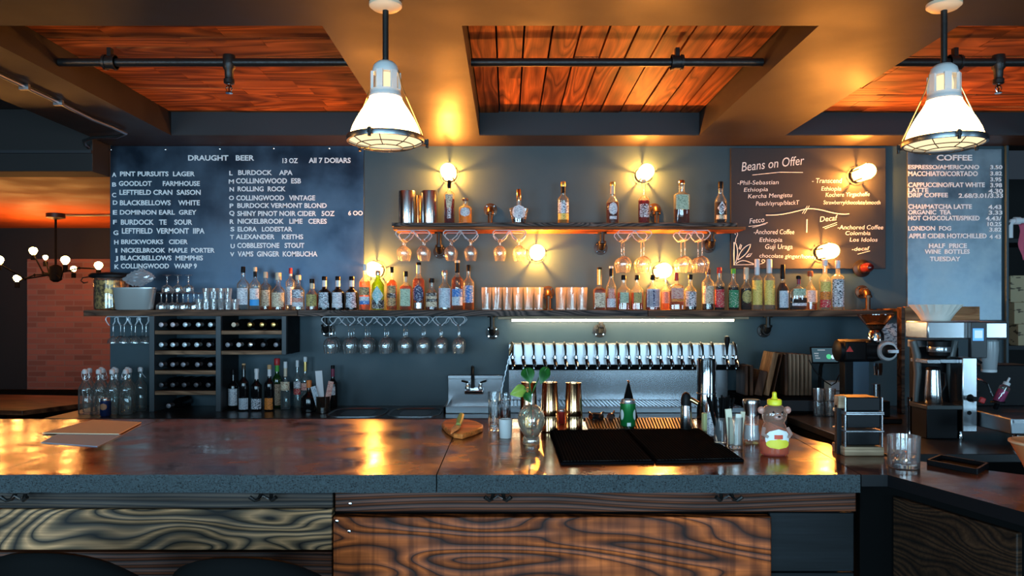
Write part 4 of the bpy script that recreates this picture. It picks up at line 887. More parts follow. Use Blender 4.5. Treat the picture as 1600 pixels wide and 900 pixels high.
# ------------------------------------------------------------------ stemware
def stem_glass(name, label, group, prof_bowl, prof_stem):
    t = thing(name, label, 'glass', (0,0,0), group)
    MB().lathe(prof_bowl, 22, capb=False, capt=False).build('bowl', GLASS, t)
    MB().lathe(prof_stem, 18).build('stem', GLASS, t)
    return t
WB_ = [(.004,.088),(.020,.094),(.034,.108),(.041,.128),(.042,.145),(.038,.178),(.0345,.198)]
WS_ = [(.032,0),(.033,.002),(.010,.006),(.0042,.014),(.0040,.075),(.006,.088)]
TB_ = [(.004,.040),(.024,.050),(.040,.068),(.0445,.085),(.040,.112),(.033,.140)]
TS_ = [(.030,0),(.031,.002),(.012,.006),(.007,.014),(.007,.030),(.008,.040)]
UB_ = [(.004,.112),(.022,.118),(.040,.132),(.050,.152),(.051,.168),(.044,.200),(.038,.222)]
US_ = [(.035,0),(.036,.002),(.010,.006),(.0042,.014),(.0040,.095),(.006,.112)]
def used_first(make):
    st = {}
    def put(loc, label, rx=PI):
        if 'o' not in st:
            st['o'] = make(label); o = st['o']; o.location = loc
        else: o = dup(st['o'], loc, label)
        o.rotation_euler = (rx, 0, random.uniform(0, 6)); return o
    return put
def rack(name, label, cols, rows, zshelf, zfoot, group):
    """wire stemware rack: rails along the shelf depth carry the feet, arches join them under the shelf"""
    t = thing(name, label, 'rack', (sum(cols)/len(cols), rows[0], zshelf), group)
    y0, y1 = rows[0]-.030, rows[-1]+.03; g = .013; zz = zfoot-.0045; d = zshelf-.004; h = d-zz
    for a, b in zip(cols[0::2], cols[1::2]):
        mid = (a+b)/2; m = MB(t); o = min(.034, (b-a)*.30)
        for yy in (y0, y1):
            m.tube([(a-g,yy,zz),(a-g-o*.6,yy,zz+.30*h),(a-g-o,yy,zz+.62*h),(a-g-o*.92,yy,zz+.84*h),(a-g-o*.55,yy,d),(mid,yy,d),(b+g+o*.55,yy,d),(b+g+o*.92,yy,zz+.84*h),(b+g+o,yy,zz+.62*h),(b+g+o*.6,yy,zz+.30*h),(b+g,yy,zz)], .0036, 6)
            m.tube([(a+g,yy,zz),(a+g+(mid-a-g)*.55,yy,zz+.42*h),(mid-.012,yy,zz+.80*h),(mid,yy,zz+.93*h),(mid+.012,yy,zz+.80*h),(b-g-(mid-a-g)*.55,yy,zz+.42*h),(b-g,yy,zz)], .0036, 6)
        for xx in (a-g, a+g, b-g, b+g): m.tube([(xx,y0,zz),(xx,y1,zz)], .0030, 6)
        m.build('wire_hanger', WIRE, t)
ROWS3 = (5.165, 5.25, 5.335); ROWS2 = (5.215, 5.315)
nm = {0: 'front', 1: 'middle', 2: 'back'}
ords = ['first','second','third','fourth','fifth','sixth','seventh','eighth']
cols = [X(p,5.165) for p in (515,545,571,601,631,660,688,716)]; zf = Z(507,5.165)
rack('stemware_rack','bright wire stemware rack under the lower shelf with eight rows of glasses',cols,ROWS3,ZS-.0425,zf,'stemware racks')
put = used_first(lambda l: stem_glass('wine_glass', l, 'wine glasses under the lower shelf', WB_, WS_))
for i, x in enumerate(cols):
    for j, y in enumerate(ROWS3): put((x,y,zf), 'hanging wine glass in the long rack, %s column from the left, %s row' % (ords[i], nm[j]))
zu = Z(374,5.215)
put = used_first(lambda l: stem_glass('tulip_glass', l, 'short-stemmed glasses under the upper shelf', TB_, TS_))
for g, w in (((630,661),'left'),((704,735),'second'),((781,811),'third')):
    cs = [X(p,5.215) for p in g]; rack('stemware_rack','small wire stemware rack under the upper shelf, %s of five' % ('leftmost' if w=='left' else w+' from the left'),cs,ROWS2,ZU-.0465,zu,'stemware racks')
    for i, x in enumerate(cs):
        for j, y in enumerate(ROWS2): put((x,y,zu), 'short-stemmed hanging glass, %s one of the %s upper rack, %s row' % ('left' if i==0 else 'right', {'left':'leftmost','second':'second','third':'third'}[w], 'front' if j==0 else 'rear'))
put = used_first(lambda l: stem_glass('large_wine_glass', l, 'large wine glasses under the upper shelf', UB_, US_))
for g, w in (((975,1006),'fourth from the left'),((1070,1097),'rightmost')):
    R3 = (5.215, 5.325)
    cs = [X(p,5.215) for p in g]; rack('stemware_rack','small wire stemware rack under the upper shelf, %s of five' % w,cs,R3[:2],ZU-.0465,zu,'stemware racks')
    for i, x in enumerate(cs):
        for j, y in enumerate(R3[:2]): put((x,y,zu), 'large hanging wine glass, %s one of the %s upper rack, %s row' % ('left' if i==0 else 'right', w, 'front' if j==0 else 'rear'))
cols = [X(p,5.165) for p in (171,188.5,206,223)]
zf2 = Z(507,5.165)
rack('stemware_rack','small wire stemware rack under the left end of the lower shelf',cols,ROWS2,ZS-.0405,zf2,'stemware racks')
put = used_first(lambda l: stem_glass('coupe_glass', l, 'coupe glasses under the left shelf end', [(.004,.080),(.02,.086),(.032,.100),(.036,.118),(.036,.128)], [(.032,0),(.033,.002),(.01,.006),(.0042,.012),(.004,.07),(.006,.080)]))
for i, x in enumerate(cols):
    for j, y in enumerate(ROWS2): put((x,y,zf2), 'hanging coupe glass under the left shelf end, %s column, %s one' % (ords[i], 'front' if j==0 else 'rear'))
# upside-down coupes in two tiers on the shelf
put = used_first(lambda l: stem_glass('coupe_glass', l, 'upside-down coupes on the lower shelf', [(.004,.066),(.02,.072),(.034,.085),(.0355,.105),(.034,.118)], [(.028,0),(.029,.002),(.01,.006),(.0042,.012),(.004,.058),(.006,.066)]))
for tier, pxs in ((0,(252,269,286,303)),(1,(261,278,294.5))):
    for i, p in enumerate(pxs):
        for j, y in enumerate((5.20,5.28)[:2 if tier == 0 else 1]):
            put((X(p,5.20), y, ZS+.1185*(tier+1)+.0006), 'upside-down coupe on the shelf, %s tier, %s from the left%s' % (('bottom','top')[tier], ords[i], '' if tier else (', front row' if j==0 else ', rear row')))
# tumblers and shot glasses: thick walled
def facet_tumbler(name, label, group, h, rt, rb, base, gm=None):
    t = thing(name, label, 'glass', (0,0,0), group); n = 20
    def rg(r, z, k): return [(r*(1-k*(i%2))*math.cos(2*PI*i/n), r*(1-k*(i%2))*math.sin(2*PI*i/n), z) for i in range(n)]
    m = MB(); m.loft([rg(rb*.95,0,.0), rg(rb,.004,.10), rg(rb+(rt-rb)*.66,h*.66,.09), rg(rb+(rt-rb)*.78,h*.76,0), rg(rt,h,0), rg(rt-.002,h+.0006,0), rg(rt-.003,h,0), rg(rb-.003,base,0)], True, False)
    m.build('glass_wall', gm or TUMBL, t, smooth=False)
    MB().lathe([(rb*.88,.0015),(rb*.88,base*.8),(.001,base*.82)], 18).build('glass_base', SHOTB if gm else CRYSTAL, t)
    return t
def tumbler(name, label, group, h, rt, rb, base, wall=.0028, mat=None):
    t = thing(name, label, 'glass', (0,0,0), group)
    MB().lathe([(rb*.95,0),(rb,.003),(rt,h),(rt-wall*.6,h+.0006),(rt-wall,h),(rb-wall,base),(.001,base-.001)], 20, capt=False).build('glass_wall', mat or TUMBL, t)
    MB().lathe([(rb*.93,.0015),(rb*.96,base*.8),(.001,base*.82)], 18).build('glass_base', CRYSTAL, t)
    return t
put = used_first(lambda l: facet_tumbler('tumbler', l, 'tumblers on the lower shelf', .152, .0345, .028, .016))
for grp, pxs in (('left', (760,776.5,793,809.5,826,842)), ('right', (877,893.5,910))):
    for i, p in enumerate(pxs):
        for j, y in enumerate((5.19, 5.272)):
            put((X(p,5.19), y, ZS+.0006), 'clear tumbler on the shelf, %s from the left in the %s group, %s row' % (ords[i], grp, 'front' if j==0 else 'rear'), 0)
put = used_first(lambda l: facet_tumbler('shot_glass', l, 'stacked shot glasses', .072, .0245, .020, .016, SHOTG))
for tier, pxs in ((0,(311,322.5,334,345.5,357,368.0)),(1,(322.5,334,345.5,357))):
    for i, p in enumerate(pxs):
        for j, y in enumerate((5.19,)): put((X(p,5.19), y, ZS+.0006+tier*.0735), 'shot glass on the lower shelf, %s from the left in the %s tier' % (ords[i], ('bottom','upper')[tier]), 0)
# jar, tub and plastic film at the shelf's left end
x = X(167,5.26); t = thing('storage_jar', 'big glass jar of golden contents with a black lid at the shelf\'s left end', 'jar', (x,5.323,ZS+.0006))
MB().lathe([(.10,0),(.109,.006),(.111,.03),(.111,.205),(.107,.222)], 32, capt=False).build('glass_body', GLASSB, t)
MB().lathe([(.099,.004),(.104,.02),(.104,.20),(.096,.206)], 32).build('contents', mottled('jar_contents', (.10,.045,.012), (.75,.42,.12), 45, (.15,.4), .4, lo=.4, hi=.6), t)
MB().lathe([(.122,.218),(.150,.226),(.152,.240),(.138,.252),(.04,.262),(.01,.262)], 32, ky=.74).build('lid', BLACKPL, t)
MB().tube([(-.150,0,.232),(-.185,-.03,.222),(-.190,-.04,.20),(-.160,-.06,.185),(-.128,-.07,.19)], .004, 8).build('clamp_wire', IRON, t)
x = X(214,5.20); t = thing('steel_tub', 'pale oblong tub with rounded corners standing in front of the big jar', 'tub', (x,5.166,ZS+.0006))
MB().lathe([(.112,0),(.122,.006),(.138,.135),(.144,.140),(.144,.150),(.137,.150),(.134,.138),(.118,.012)], 40, p=4, ky=.30, capt=True).build('tub_body', pm('pale_tub', (.50,.53,.52), .3, .55), t)
random.seed(3)
m = MB(); P = []
for j in range(15):
    row = []
    for i in range(22):
        a = 2*PI*i/21; f = j/14; r = .10*math.sin(PI*min(1,f*.9+.08))*(.8+.35*random.random())
        row.append((x+.015+r*math.cos(a)*1.0+.03*f, 5.168+r*math.sin(a)*.32, ZS+.150+.005+.115*f+.015*random.random()))
    P.append(row)
tag(m.grid(P).build('plastic_film', thin_glass('film', (.86,.90,.94), .20, .15, haze=.45), at=(x+.015,5.168,ZS+.14), smooth=False), 'crumpled clear plastic film bulging out of the pale tub', 'plastic film')

# ------------------------------------------------------------------ wine rack with lying bottles
YR = 5.10
wr = thing('wine_rack', 'black wine rack with pale wooden shelves under the left of the bottle shelf', 'rack', (X(340,YR),5.27,CZ))
zt = ZS-.0405
RB = pm('rack_black', (.010,.011,.012), .55); RP = pm('rack_post', (.050,.065,.075), .5)
xL0, xL1, xM0, xM1, xR0, xR1 = X(233,YR), X(241,YR), X(337,YR), X(345,YR), X(440,YR), X(447,YR)
MB(wr).box(xL0,xL1,YR,WB-.002,CZ+.0006,zt-.0006).build('side_panel', RP, wr, bev=.002)
MB(wr).box(xM0,xM1,YR,YR+.03,CZ+.0006,zt-.0006).build('post', RP, wr, bev=.002); MB(wr).box(xM0+.002,xM1-.002,YR+.03,WB-.01,CZ+.0006,zt-.0006).build('divider', RB, wr)
MB(wr).box(xR0,xR1,YR,YR+.03,Z(554,YR),zt-.0006).build('post', RP, wr, bev=.002); MB(wr).box(xR0+.002,xR1-.001,YR+.03,WB-.01,Z(554,YR),zt-.0006).build('side_panel', SIDING, wr)
rowsz = {}
for k, py in enumerate((519.5,551,582,614)):
    z = Z(py,YR); rowsz[k] = z+.014
    MB(wr).box(xL1+.001,xM0-.001,YR+.004,YR+.03,z-.013,z+.013).build('shelf', RACKW, wr, bev=.002)
    MB(wr).box(xL1+.001,xM0-.001,YR+.031,WB-.03,z-.006,z+.013).build('shelf_bed', RB, wr)
    if k < 2:
        MB(wr).box(xM1+.001,xR0-.001,YR+.004,YR+.03,z-.013,z+.013).build('shelf', RACKW, wr, bev=.002); MB(wr).box(xM1+.001,xR0-.001,YR+.031,WB-.03,z-.006,z+.013).build('shelf_bed', RB, wr)
rowsz[4] = CZ+.001
def lying(px, row, bay, cap, label):
    r = .0365; z = rowsz[row]+r+.001; Y0 = YR+.012
    t = thing('wine_bottle', label, 'bottle', (X(px,YR), Y0, z), 'wine bottles lying in the rack')
    MB().lathe([(.0135,.06),(.0135,.085),(.020,.11),(.033,.135),(r,.155),(r,.305),(.02,.308)], 18, axis='Y').build('glass_body', GLASSK, t)
    MB().lathe([(.012,-.002),(.0155,0),(.0155,.012),(.0140,.014),(.0140,.062)], 16, axis='Y').build('capsule', cap, t)
cw = pm('foil_ice', (.62,.72,.76), .35, .3); cp_ = pm('foil_pink', (.55,.48,.50), .4, .2); cd = pm('foil_dark', (.08,.08,.09), .4, .3); cg = pm('foil_grey', (.25,.25,.28), .4, .3); cbk = pm('foil_black', (.02,.02,.022), .4)
for row, data in enumerate(((((250.5,cp_),(268.5,cp_),(288,cw),(308.5,cw),(327.5,cw))), ((250.5,cw),(268.5,cw),(287,cw),(306,cw),(325,cg)), ((250.5,cg),(268.5,cg),(285,cg),(307,cg),(327,cg)), ((250.5,cd),(268.5,cd),(286.5,cd),(305,cd),(324,cd)), ((262,cg),))):
    for i, (px, cap) in enumerate(data):
        lying(px, row, 0, cap, 'lying wine bottle in the rack\'s left bay, %s from the left, %s shelf' % (ords[i], ('top','second','third','fourth')[row]) if row < 4 else 'single lying wine bottle at the bottom of the rack\'s left bay')
for row, data in enumerate((((364,CCAP),(389,GOLD),(408,GOLD),(426,GOLD)), ((354.5,cg),(372,WCAP),(390,SCAP),(410,cd),(430,cg)))):
    for i, (px, cap) in enumerate(data): lying(px, row, 1, cap, 'lying wine bottle in the rack\'s right bay, %s from the left, %s shelf' % (ords[i], ('top','second')[row]))
WG = 'wine bottles standing under the rack'
wk = dict(z=CZ, fs=.58, fn=.72, rn=.36, glass=GLASSK, name='wine_bottle', group=WG)
bottle(364.5,577,15.5,'dark bottle with large white label, leftmost of those standing under the wine rack',Y=5.24,labels=[lbl(.10,.52,L_WHITE,70)],cap=BLACKPL,**wk)
bottle(381,568,16,'dark wine bottle with a tall bare cork and grey-white label',Y=5.17,labels=[lbl(.03,.27,L_PALE,72)],cap=CORK,fc=.86,cr=1.0,**wk)
bottle(401,576,17,'dark wine bottle with white neck capsule and pale blue-white label',Y=5.17,labels=[lbl(.04,.29,L_ICE,72)],foil=WCAP,cap=WCAP,fc=.9,**wk)
bottle(421,570,16,'dark wine bottle with an orange label with black zigzag',Y=5.17,labels=[lbl(.03,.28,L_ORANGE,55)],foil=WCAP,cap=CORK,fc=.9,**wk)
bottle(433,560,15.5,'green glass bottle with a bright red cap behind the orange-label bottle',Y=5.34,labels=[lbl(.05,.48,L_CREAM,70)],foil=GCAP,cap=RCAP,fc=.86,cr=1.5,z=CZ,fs=.56,fn=.70,rn=.40,glass=GLASSG,liq=liquid('green_drink',(.03,.15,.03),.6),fill=.8,name='wine_bottle',group=WG)
bottle(446,565,15,'squat pale bottle with cream neck collar, right of the red-capped bottle',Y=5.24,labels=[lbl(.40,.58,L_CREAM,70)],foil=CCAP,cap=WCAP,fc=.86,z=CZ,fs=.40,fn=.66,rn=.34,liq=CLEARL,name='wine_bottle',group=WG)
bottle(464.5,563,12,'thin clear spirit bottle with red and white label behind the orange-capped bottle',Y=5.34,labels=[lbl(.28,.40,L_RED,70),lbl(.41,.55,L_WHITE,70)],cap=WCAP,z=CZ,fs=.60,fn=.74,rn=.36,liq=CLEARL,group=WG)
bottle(477,557.6,14,'clear bottle with gold and black neck seal, tallest right of the wine rack',Y=5.36,labels=[lbl(.34,.48,L_PINK,70)],foil=GOLD,cap=WCAP,z=CZ,fs=.52,fn=.68,rn=.36,liq=CLEARL,fc=.9,group=WG)
bottle(483,594,26,'big-bellied dark bottle with an orange cap',Y=5.12,labels=[],cap=OCAP,fc=.76,cr=1.2,z=CZ,fs=.42,fn=.66,rn=.27,glass=GLASSK,name='wine_bottle',group=WG)
bottle(520,571,15,'dark red wine bottle with small white label standing alone right of the paper slips',Y=5.34,labels=[lbl(.30,.50,L_WHITE,44)],foil=PURP,cap=BLACKPL,z=CZ,fs=.56,fn=.70,rn=.36,glass=GLASSK,fc=.92,name='wine_bottle',group=WG)
x = X(505,5.05); t = thing('slip_holder', 'dark cup on the back counter holding folded paper slips', 'cup', (x,5.05,CZ+.0006))
MB().lathe([(.04,0),(.045,.004),(.048,.11),(.045,.11),(.042,.008)], 20).build('cup', GLASST, t)
for i, (dx, dy, h, tilt, w, mt, l) in enumerate(((-.012,.012,.265,-.08,.045,WHITEP,'tall white slip at the back'),(.014,-.006,.20,.20,.035,L_PINK,'printed slip leaning right'),(-.016,-.016,.17,-.28,.034,L_PALE,'pale blue slip leaning left'))):
    m = MB(); m.obox((x+dx+math.sin(tilt)*h/2, 5.05+dy, CZ+.012+h/2*math.cos(tilt)), (w,.004,h), (.0,tilt,0)); tag(m.build('paper_slip', mt, at=(x+dx,5.05+dy,CZ+.012)), l + ' in the dark cup beside the wine bottles', 'paper')
# swing-top bottles at the far left and a can
def swing(label):
    t = thing('swing_top_bottle', label, 'bottle', (0,0,0), 'swing-top water bottles')
    MB().lathe(prof(.285,.040,.55,.80,.014), 20, capt=False).build('glass_body', GLASSB, t)
    MB().lathe([(.0155,.262),(.0165,.268),(.0165,.284),(.010,.292),(.001,.293)], 14).build('stopper', WCAP, t)
    m = MB()
    for s in (-1,1): m.tube([(s*.016,0,.236),(s*.021,-.008,.25),(s*.019,0,.277)], .0016, 6)
    m.tube([(-.021,-.008,.25),(-.016,-.028,.225),(0,-.034,.218),(.016,-.028,.225),(.021,-.008,.25)], .0016, 6); m.build('wire_bail', WIRE, t)
    return t
put = used_first(swing)
SWX = -2.765
for j, (y, n_, dx) in enumerate(((4.99,4,.02),(5.08,4,.0),(5.17,4,.03))):
    for i in range(n_): put((SWX+dx+i*.088, y, CZ+.0006), 'clear swing-top bottle left of the wine rack, %s row, %s from the left' % (('front','middle','rear')[j], ords[i]), 0)
def can(px, ybase, ytop, w, z, mat, label, Y=None, sub=None):
    Y = Y or (CAMZ-z)*F/(ybase-CY); h = Z(ytop,Y)-z; r = w/2*Y/F
    t = thing('drink_can', label, 'can', (X(px,Y),Y,z+.0006))
    MB().lathe([(r*.80,0),(r,.08*h),(r,.86*h)], 26, capt=False).build('can_body', mat, t)
    MB().lathe([(r,.86*h),(r*.86,.95*h),(r*.88,.985*h),(r*.84,h),(r*.80,.97*h),(.001,.965*h)], 26, capb=False).build('can_lid', SCAP, t)
    return t, r, h
t, r, h = can(165,650,622,16,CZ,pm('can_navy',(.02,.04,.14),.3,.4),'small navy blue can in front of the swing-top bottles',Y=4.9)
m = MB(); patch(m, r, .35*h, .72*h, 40, shape='oval'); m.build('emblem', pm('can_emblem',(.55,.25,.12),.4), t)

# ------------------------------------------------------------------ things at the right of the back counter
RZ = .93
t = thing('counter_riser', 'dark raised box on the back counter carrying the row of wooden boards', 'cabinet', (X(1212,5.2),5.2,CZ))
MB(t).box(1.5575, X(1268,5.1), 5.0, 5.44, CZ+.0005, RZ).build('body', BLACKM, t, bev=.004)
MB(t).box(X(1160,5.1), X(1264,5.1), 4.985, 5.0, CZ+.02, RZ-.02).build('front_panel', DARKTRIM, t, bev=.002)
def plank(p0, p1, th, dep, mat, label, Y=5.1, py0=616):
    """a serving board standing on edge: p0 bottom-centre px, p1 top-centre px"""
    x0, x1 = X(p0,Y), X(p1[0],Y); h = Z(p1[1],Y)-RZ; tilt = math.atan2(x1-x0, h); L = h/math.cos(tilt)
    c = (x0+(x1-x0)/2, Y+dep/2-.02, RZ+.001+h/2)
    tt = thing('serving_board', label, 'serving board', (x0, Y, RZ), 'wooden serving boards')
    m = MB(tt); m.obox(c, (th, dep, L), (0, tilt, 0)); m.build('board', BOARD_WOOD[mat], tt, bev=.004)
plank(1165,(1165,571),.022,.20,0,'dark brown serving board at the left end of the board row')
plank(1173,(1173,571),.024,.20,0,'second dark brown serving board from the left of the row')
plank(1183,(1192,579),.055,.16,0,'thick brown serving board leaning right behind the straws')
plank(1196,(1211,551),.036,.20,1,'light orange-brown serving board leaning right in the board row')
plank(1206,(1221,552),.008,.20,0,'thin dark board leaning behind the light orange-brown one')
for i, px in enumerate((1227,1233,1239,1245,1251.5,1258,1264)): plank(px,(px,552+i*.4),.022,.20,2 if i != 0 else 0,'upright pale serving board, %s of the tight row' % (ords[i]+' from the left' if i < 6 else 'rightmost'))
# pos tablet
Y = 5.1; x = X(1288,Y)
t = thing('card_terminal', 'small dark payment tablet with glowing screen on a stand', 'tablet', (x,Y,CZ))
z0 = Z(567,Y); SCR = emit('tablet_screen', (.05,.10,.13), 1.0)
m = MB(t); m.obox((x,Y,Z(555,Y)), (.185,.012,.115), (-.30,0,0)); m.build('tablet_body', BLACKPL, t, bev=.006)
R3 = Matrix.Rotation(-.30,3,'X'); off = R3 @ Vector((0,-.0075,0)); ctr_ = Vector((x,Y,Z(555,Y)))
MB(t).obox(ctr_+off, (.165,.001,.095), R3).build('screen', SCR, t)
for (u, v, r_, cc, nn) in ((.025,-.012,.017,(.08,.55,.25),'green_button'),(.052,-.014,.014,(.55,.75,.85),'white_button')):
    m = MB(t); pc = ctr_ + R3 @ Vector((u,-.009,v)); m.loft([[pc + R3 @ Vector((r_*math.cos(2*PI*i/18), d_, r_*math.sin(2*PI*i/18))) for i in range(18)] for d_ in (0,-.0008)]); m.build(nn, emit(nn, cc, 1.2), t)
for (u, v, w_) in ((-.02,.033,.05),(-.055,.01,.03),(-.055,-.006,.024),(-.05,-.022,.03)):
    MB(t).obox(ctr_ + R3 @ Vector((u,-.009,v)), (w_,.0008,.007), R3).build('screen_bar', emit('screen_bar', (.35,.42,.48), .8), t)
MB(t).tube([(x,Y+.012,Z(560,Y)),(x,Y+.06,Z(575,Y)),(x,Y+.10,CZ+.012)], .012, 10).build('stand_arm', IRON, t)
MB(t).lathe([(.07,0),(.07,.008),(.02,.014)], 24, (x,Y+.10,CZ+.0005)).build('stand_base', IRON, t)
tag(MB().tube([(X(1264,5.08),5.08,Z(562,5.08)),(X(1272,5.08),5.08,Z(578,5.08)),(X(1286,5.08),5.08,Z(594,5.08)),(X(1298,5.08),5.07,Z(602,5.08)),(X(1306,5.08),5.08,Z(598,5.08)),(X(1312,5.08),5.09,Z(586,5.08))], .004, 8).build('cable', IRON, at=(X(1286,5.08),5.08,Z(594,5.08))), 'thin grey cable drooping below the payment tablet', 'cable')
x = X(1306,5.3); MB()
t = thing('card_box', 'small white box on the back counter below the payment tablet', 'box', (x,5.32,CZ+.0006))
MB(t).box(X(1295,5.3),X(1317,5.3),5.26,5.38,CZ+.0006,Z(596,5.3)).build('carton', WHITEP, t, bev=.003); MB(t).box(X(1297,5.3),X(1315,5.3),5.2585,5.26,CZ+.12,CZ+.126).build('flap_line', DARKTRIM, t)
put = used_first(lambda l: tumbler('stacked_tumbler', l, 'stacked tumblers below the tablet', .085, .036, .030, .010, mat=GLASS))
for i, px in enumerate((1279,1297)):
    for k in range(2): put((X(px,4.92), 4.92, CZ+.0006+k*.0875), 'clear tumbler in the %s stack below the payment tablet, %s one' % (('left','right')[i], ('lower','upper')[k]), 0)
# notice on the wall behind the grinder
t = thing('notice', 'whitish paper notice with handwriting on the wall behind the coffee grinder', 'notice', (X(1393,WB),WB-.002,Z(532,WB)))
MB(t).box(X(1379,WB),X(1407,WB),WB-.0025,WB-.0006,Z(557,WB),Z(505,WB)).build('sheet', print_mat('notice_paper',(.45,.50,.55),(.08,.10,.14),.5,(30,30,90)), t)
# coffee grinder
Y = 4.7; x = X(1368,Y)
g = thing('coffee_grinder', 'black coffee grinder with a bean hopper and silver dial left of the coffee brewer', 'grinder', (x,Y,CZ))
MB(g).lathe([(.030,0),(.040,.02),(.085,.075),(.103,.098),(.107,.102),(.107,.106),(.100,.103)], 30, (x,Y,Z(518,Y)), capt=False).build('hopper', thin_glass('smoky_hopper',(.30,.19,.12),.10,.1), g)
MB(g).lathe([(.029,.004),(.060,.045),(.001,.062)], 24, (x,Y,Z(518,Y))).build('beans', mottled('beans',(.02,.008,.004),(.07,.03,.015),90,(.3,.5)), g)
MB(g).lathe([(.038,0),(.048,.01),(.048,.05),(.036,.07)], 24, (x,Y,Z(534,Y))).build('hopper_neck', CHROME, g)
zc = Z(548,Y)
xl_, xr_ = X(1308,Y), X(1352,Y)
MB(g).lathe([(.045,0),(.066,.012),(.070,.03),(.070,xr_-xl_+.06),(.062,xr_-xl_+.10)], 30, (xl_,Y+.03,zc), axis='X').build('motor_body', BLACKPL, g)
MB(g).box(xl_+.03, X(1350,Y), Y-.045, Y+.05, zc-.06, zc+.06).build('motor_housing', BLACKPL, g, bev=.012)
MB(g).lathe([(.055,.03),(.060,0),(.060,-.03),(.056,-.036)], 32, (X(1381,Y),Y-.02,zc), axis='Y').build('burr_housing', pm('satin_ring',(.62,.64,.66),.35,.2), g)
MB(g).box(X(1350,Y), X(1372,Y), Y-.03, Y+.06, zc-.055, zc+.055).build('gear_block', BLACKPL, g, bev=.01)
d = MB(g); d.lathe([(.040,-.036),(.040,-.052),(.034,-.056)], 28, (X(1381,Y),Y-.02,zc), axis='Y'); dl = d.build('dial', BLACKPL, g)
MB(g).box(X(1381,Y)-.02, X(1393,Y), Y-.092, Y-.074, zc-.012, zc+.012).build('dial_handle', STEEL, dl, bev=.003)
tri = [(X(1317,Y),Z(549,Y)),(X(1328,Y),Z(549,Y)),(X(1322.5,Y),Z(540,Y))]
MB(g).prism_y(tri, Y-.0475, Y-.0451).build('red_badge', pm('badge_red',(.70,.05,.04),.4), g)
MB(g).lathe([(.020,0),(.026,.03),(.026,.075)], 20, (X(1371,Y),Y-.01,Z(586,Y))).build('spout', CHROME, g)
MB(g).tube([(X(1362,Y),Y-.03,Z(572,Y)),(X(1361,Y),Y-.05,Z(584,Y))], .006, 8).build('bag_clip', CHROME, g)
MB(g).box(X(1322,Y), X(1336,Y), Y+.02, Y+.10, CZ, zc-.055).build('column', BLACKPL, g, bev=.006)
MB(g).box(X(1331,Y), X(1362,Y), Y+.03, Y+.05, CZ+.03, zc-.06).build('back_plate', pm('steel_blue_reflection',(.10,.16,.22),.4,.2), g, bev=.003)  # bluish reflection put into the steel's base colour
MB(g).lathe([(.022,0),(.026,.003),(.026,.10)], 20, (X(1371,Y),Y+.02,Z(626,Y))).build('dosing_cup', STEELV, g)
MB(g).box(X(1318,Y), X(1392,Y), Y-.14, Y+.14, CZ+.0005, CZ+.03).build('base', BLACKPL, g, bev=.006)
MB(g).box(X(1356,Y), X(1386,Y), Y-.04, Y+.05, CZ+.03, Z(626,Y)).build('cup_platform', BLACKPL, g, bev=.004)
# timber cubby that ends the shelf
t = thing('shelf_end_frame', 'dark timber upright with a pale wooden top rail behind the coffee brewer', 'frame', (X(1411,5.05),5.05,CZ))
MB(t).box(X(1408.5,5.03), X(1414,5.03), 5.03, 5.09, CZ, Z(480,5.03)).build('upright', SHELFB, t, bev=.002)
MB(t).box(X(1414.3,5.03), X(1531,5.03), 5.03, 5.06, Z(504,5.03), Z(479,5.03)).build('top_rail', grain('cubby_wood',(.30,.13,.05),(.52,.27,.12),7,1.2,9,rough=.5), t, bev=.002)
MB(t).box(X(1414.3,5.03), X(1531,5.03), 5.06, WB-.03, Z(482,5.03)-.02, Z(482,5.03)).build('top_board', SHELFB, t, bev=.002)
# coffee brewer
Y = 4.0
def bx(m, a, b, c, d_, y0, y1): return m.box(X(a,Y), X(b,Y), y0, y1, Z(d_,Y), Z(c,Y))
b = thing('coffee_brewer', 'steel filter coffee brewer with a small blue screen below the coffee price board', 'coffee machine', (X(1470,Y),Y,CZ))
bx(MB(b),1449,1533,502,530,Y,Y+.225).build('head', STEEL, b, bev=.008)
bx(MB(b),1535,1578,502,531,Y+.01,Y+.34).build('side_head', STEEL, b, bev=.012)
bx(MB(b),1512,1537,503,559,Y-.03,Y).build('control_panel', pm('panel_graphite',(.03,.035,.04),.35), b, bev=.004)
bx(MB(b),1514.5,1531,513,532,Y-.032,Y-.0302).build('screen', emit('blue_screen',(.10,.36,1.0),1.6), b)
bx(MB(b),1517,1529,516,528,Y-.0335,Y-.0322).build('screen_field', emit('pale_screen',(.45,.72,1.0),1.2), b)
bx(MB(b),1504,1527,559,675,Y+.0,Y+.12).build('column', STEELV, b, bev=.004)
bx(MB(b),1452,1504,533,545,Y+.15,Y+.22).build('rear_bar', DSTEEL, b, bev=.004); bx(MB(b),1455,1528,545,686.6,Y+.17,Y+.22).build('back_panel', BLACKPL, b, bev=.004)
bx(MB(b),1449,1470,562,568,Y+.0,Y+.17).build('basket_rail', STEEL, b, bev=.002); bx(MB(b),1470.3,1504,562,568,Y+.03,Y+.17).build('basket_rail', DSTEEL, b, bev=.002)
MB(b).lathe([(.03,0),(.052,.012),(.056,.05),(.056,.085),(.060,.09)], 26, (X(1467,Y+.08),Y+.08,Z(560,Y))).build('brew_basket', BLACKPL, b)
MB(b).lathe([(.0575,.03),(.0585,.034),(.0585,.055),(.0575,.058)], 26, (X(1467,Y+.08),Y+.08,Z(560,Y)), capb=False, capt=False).build('basket_band', STEEL, b)
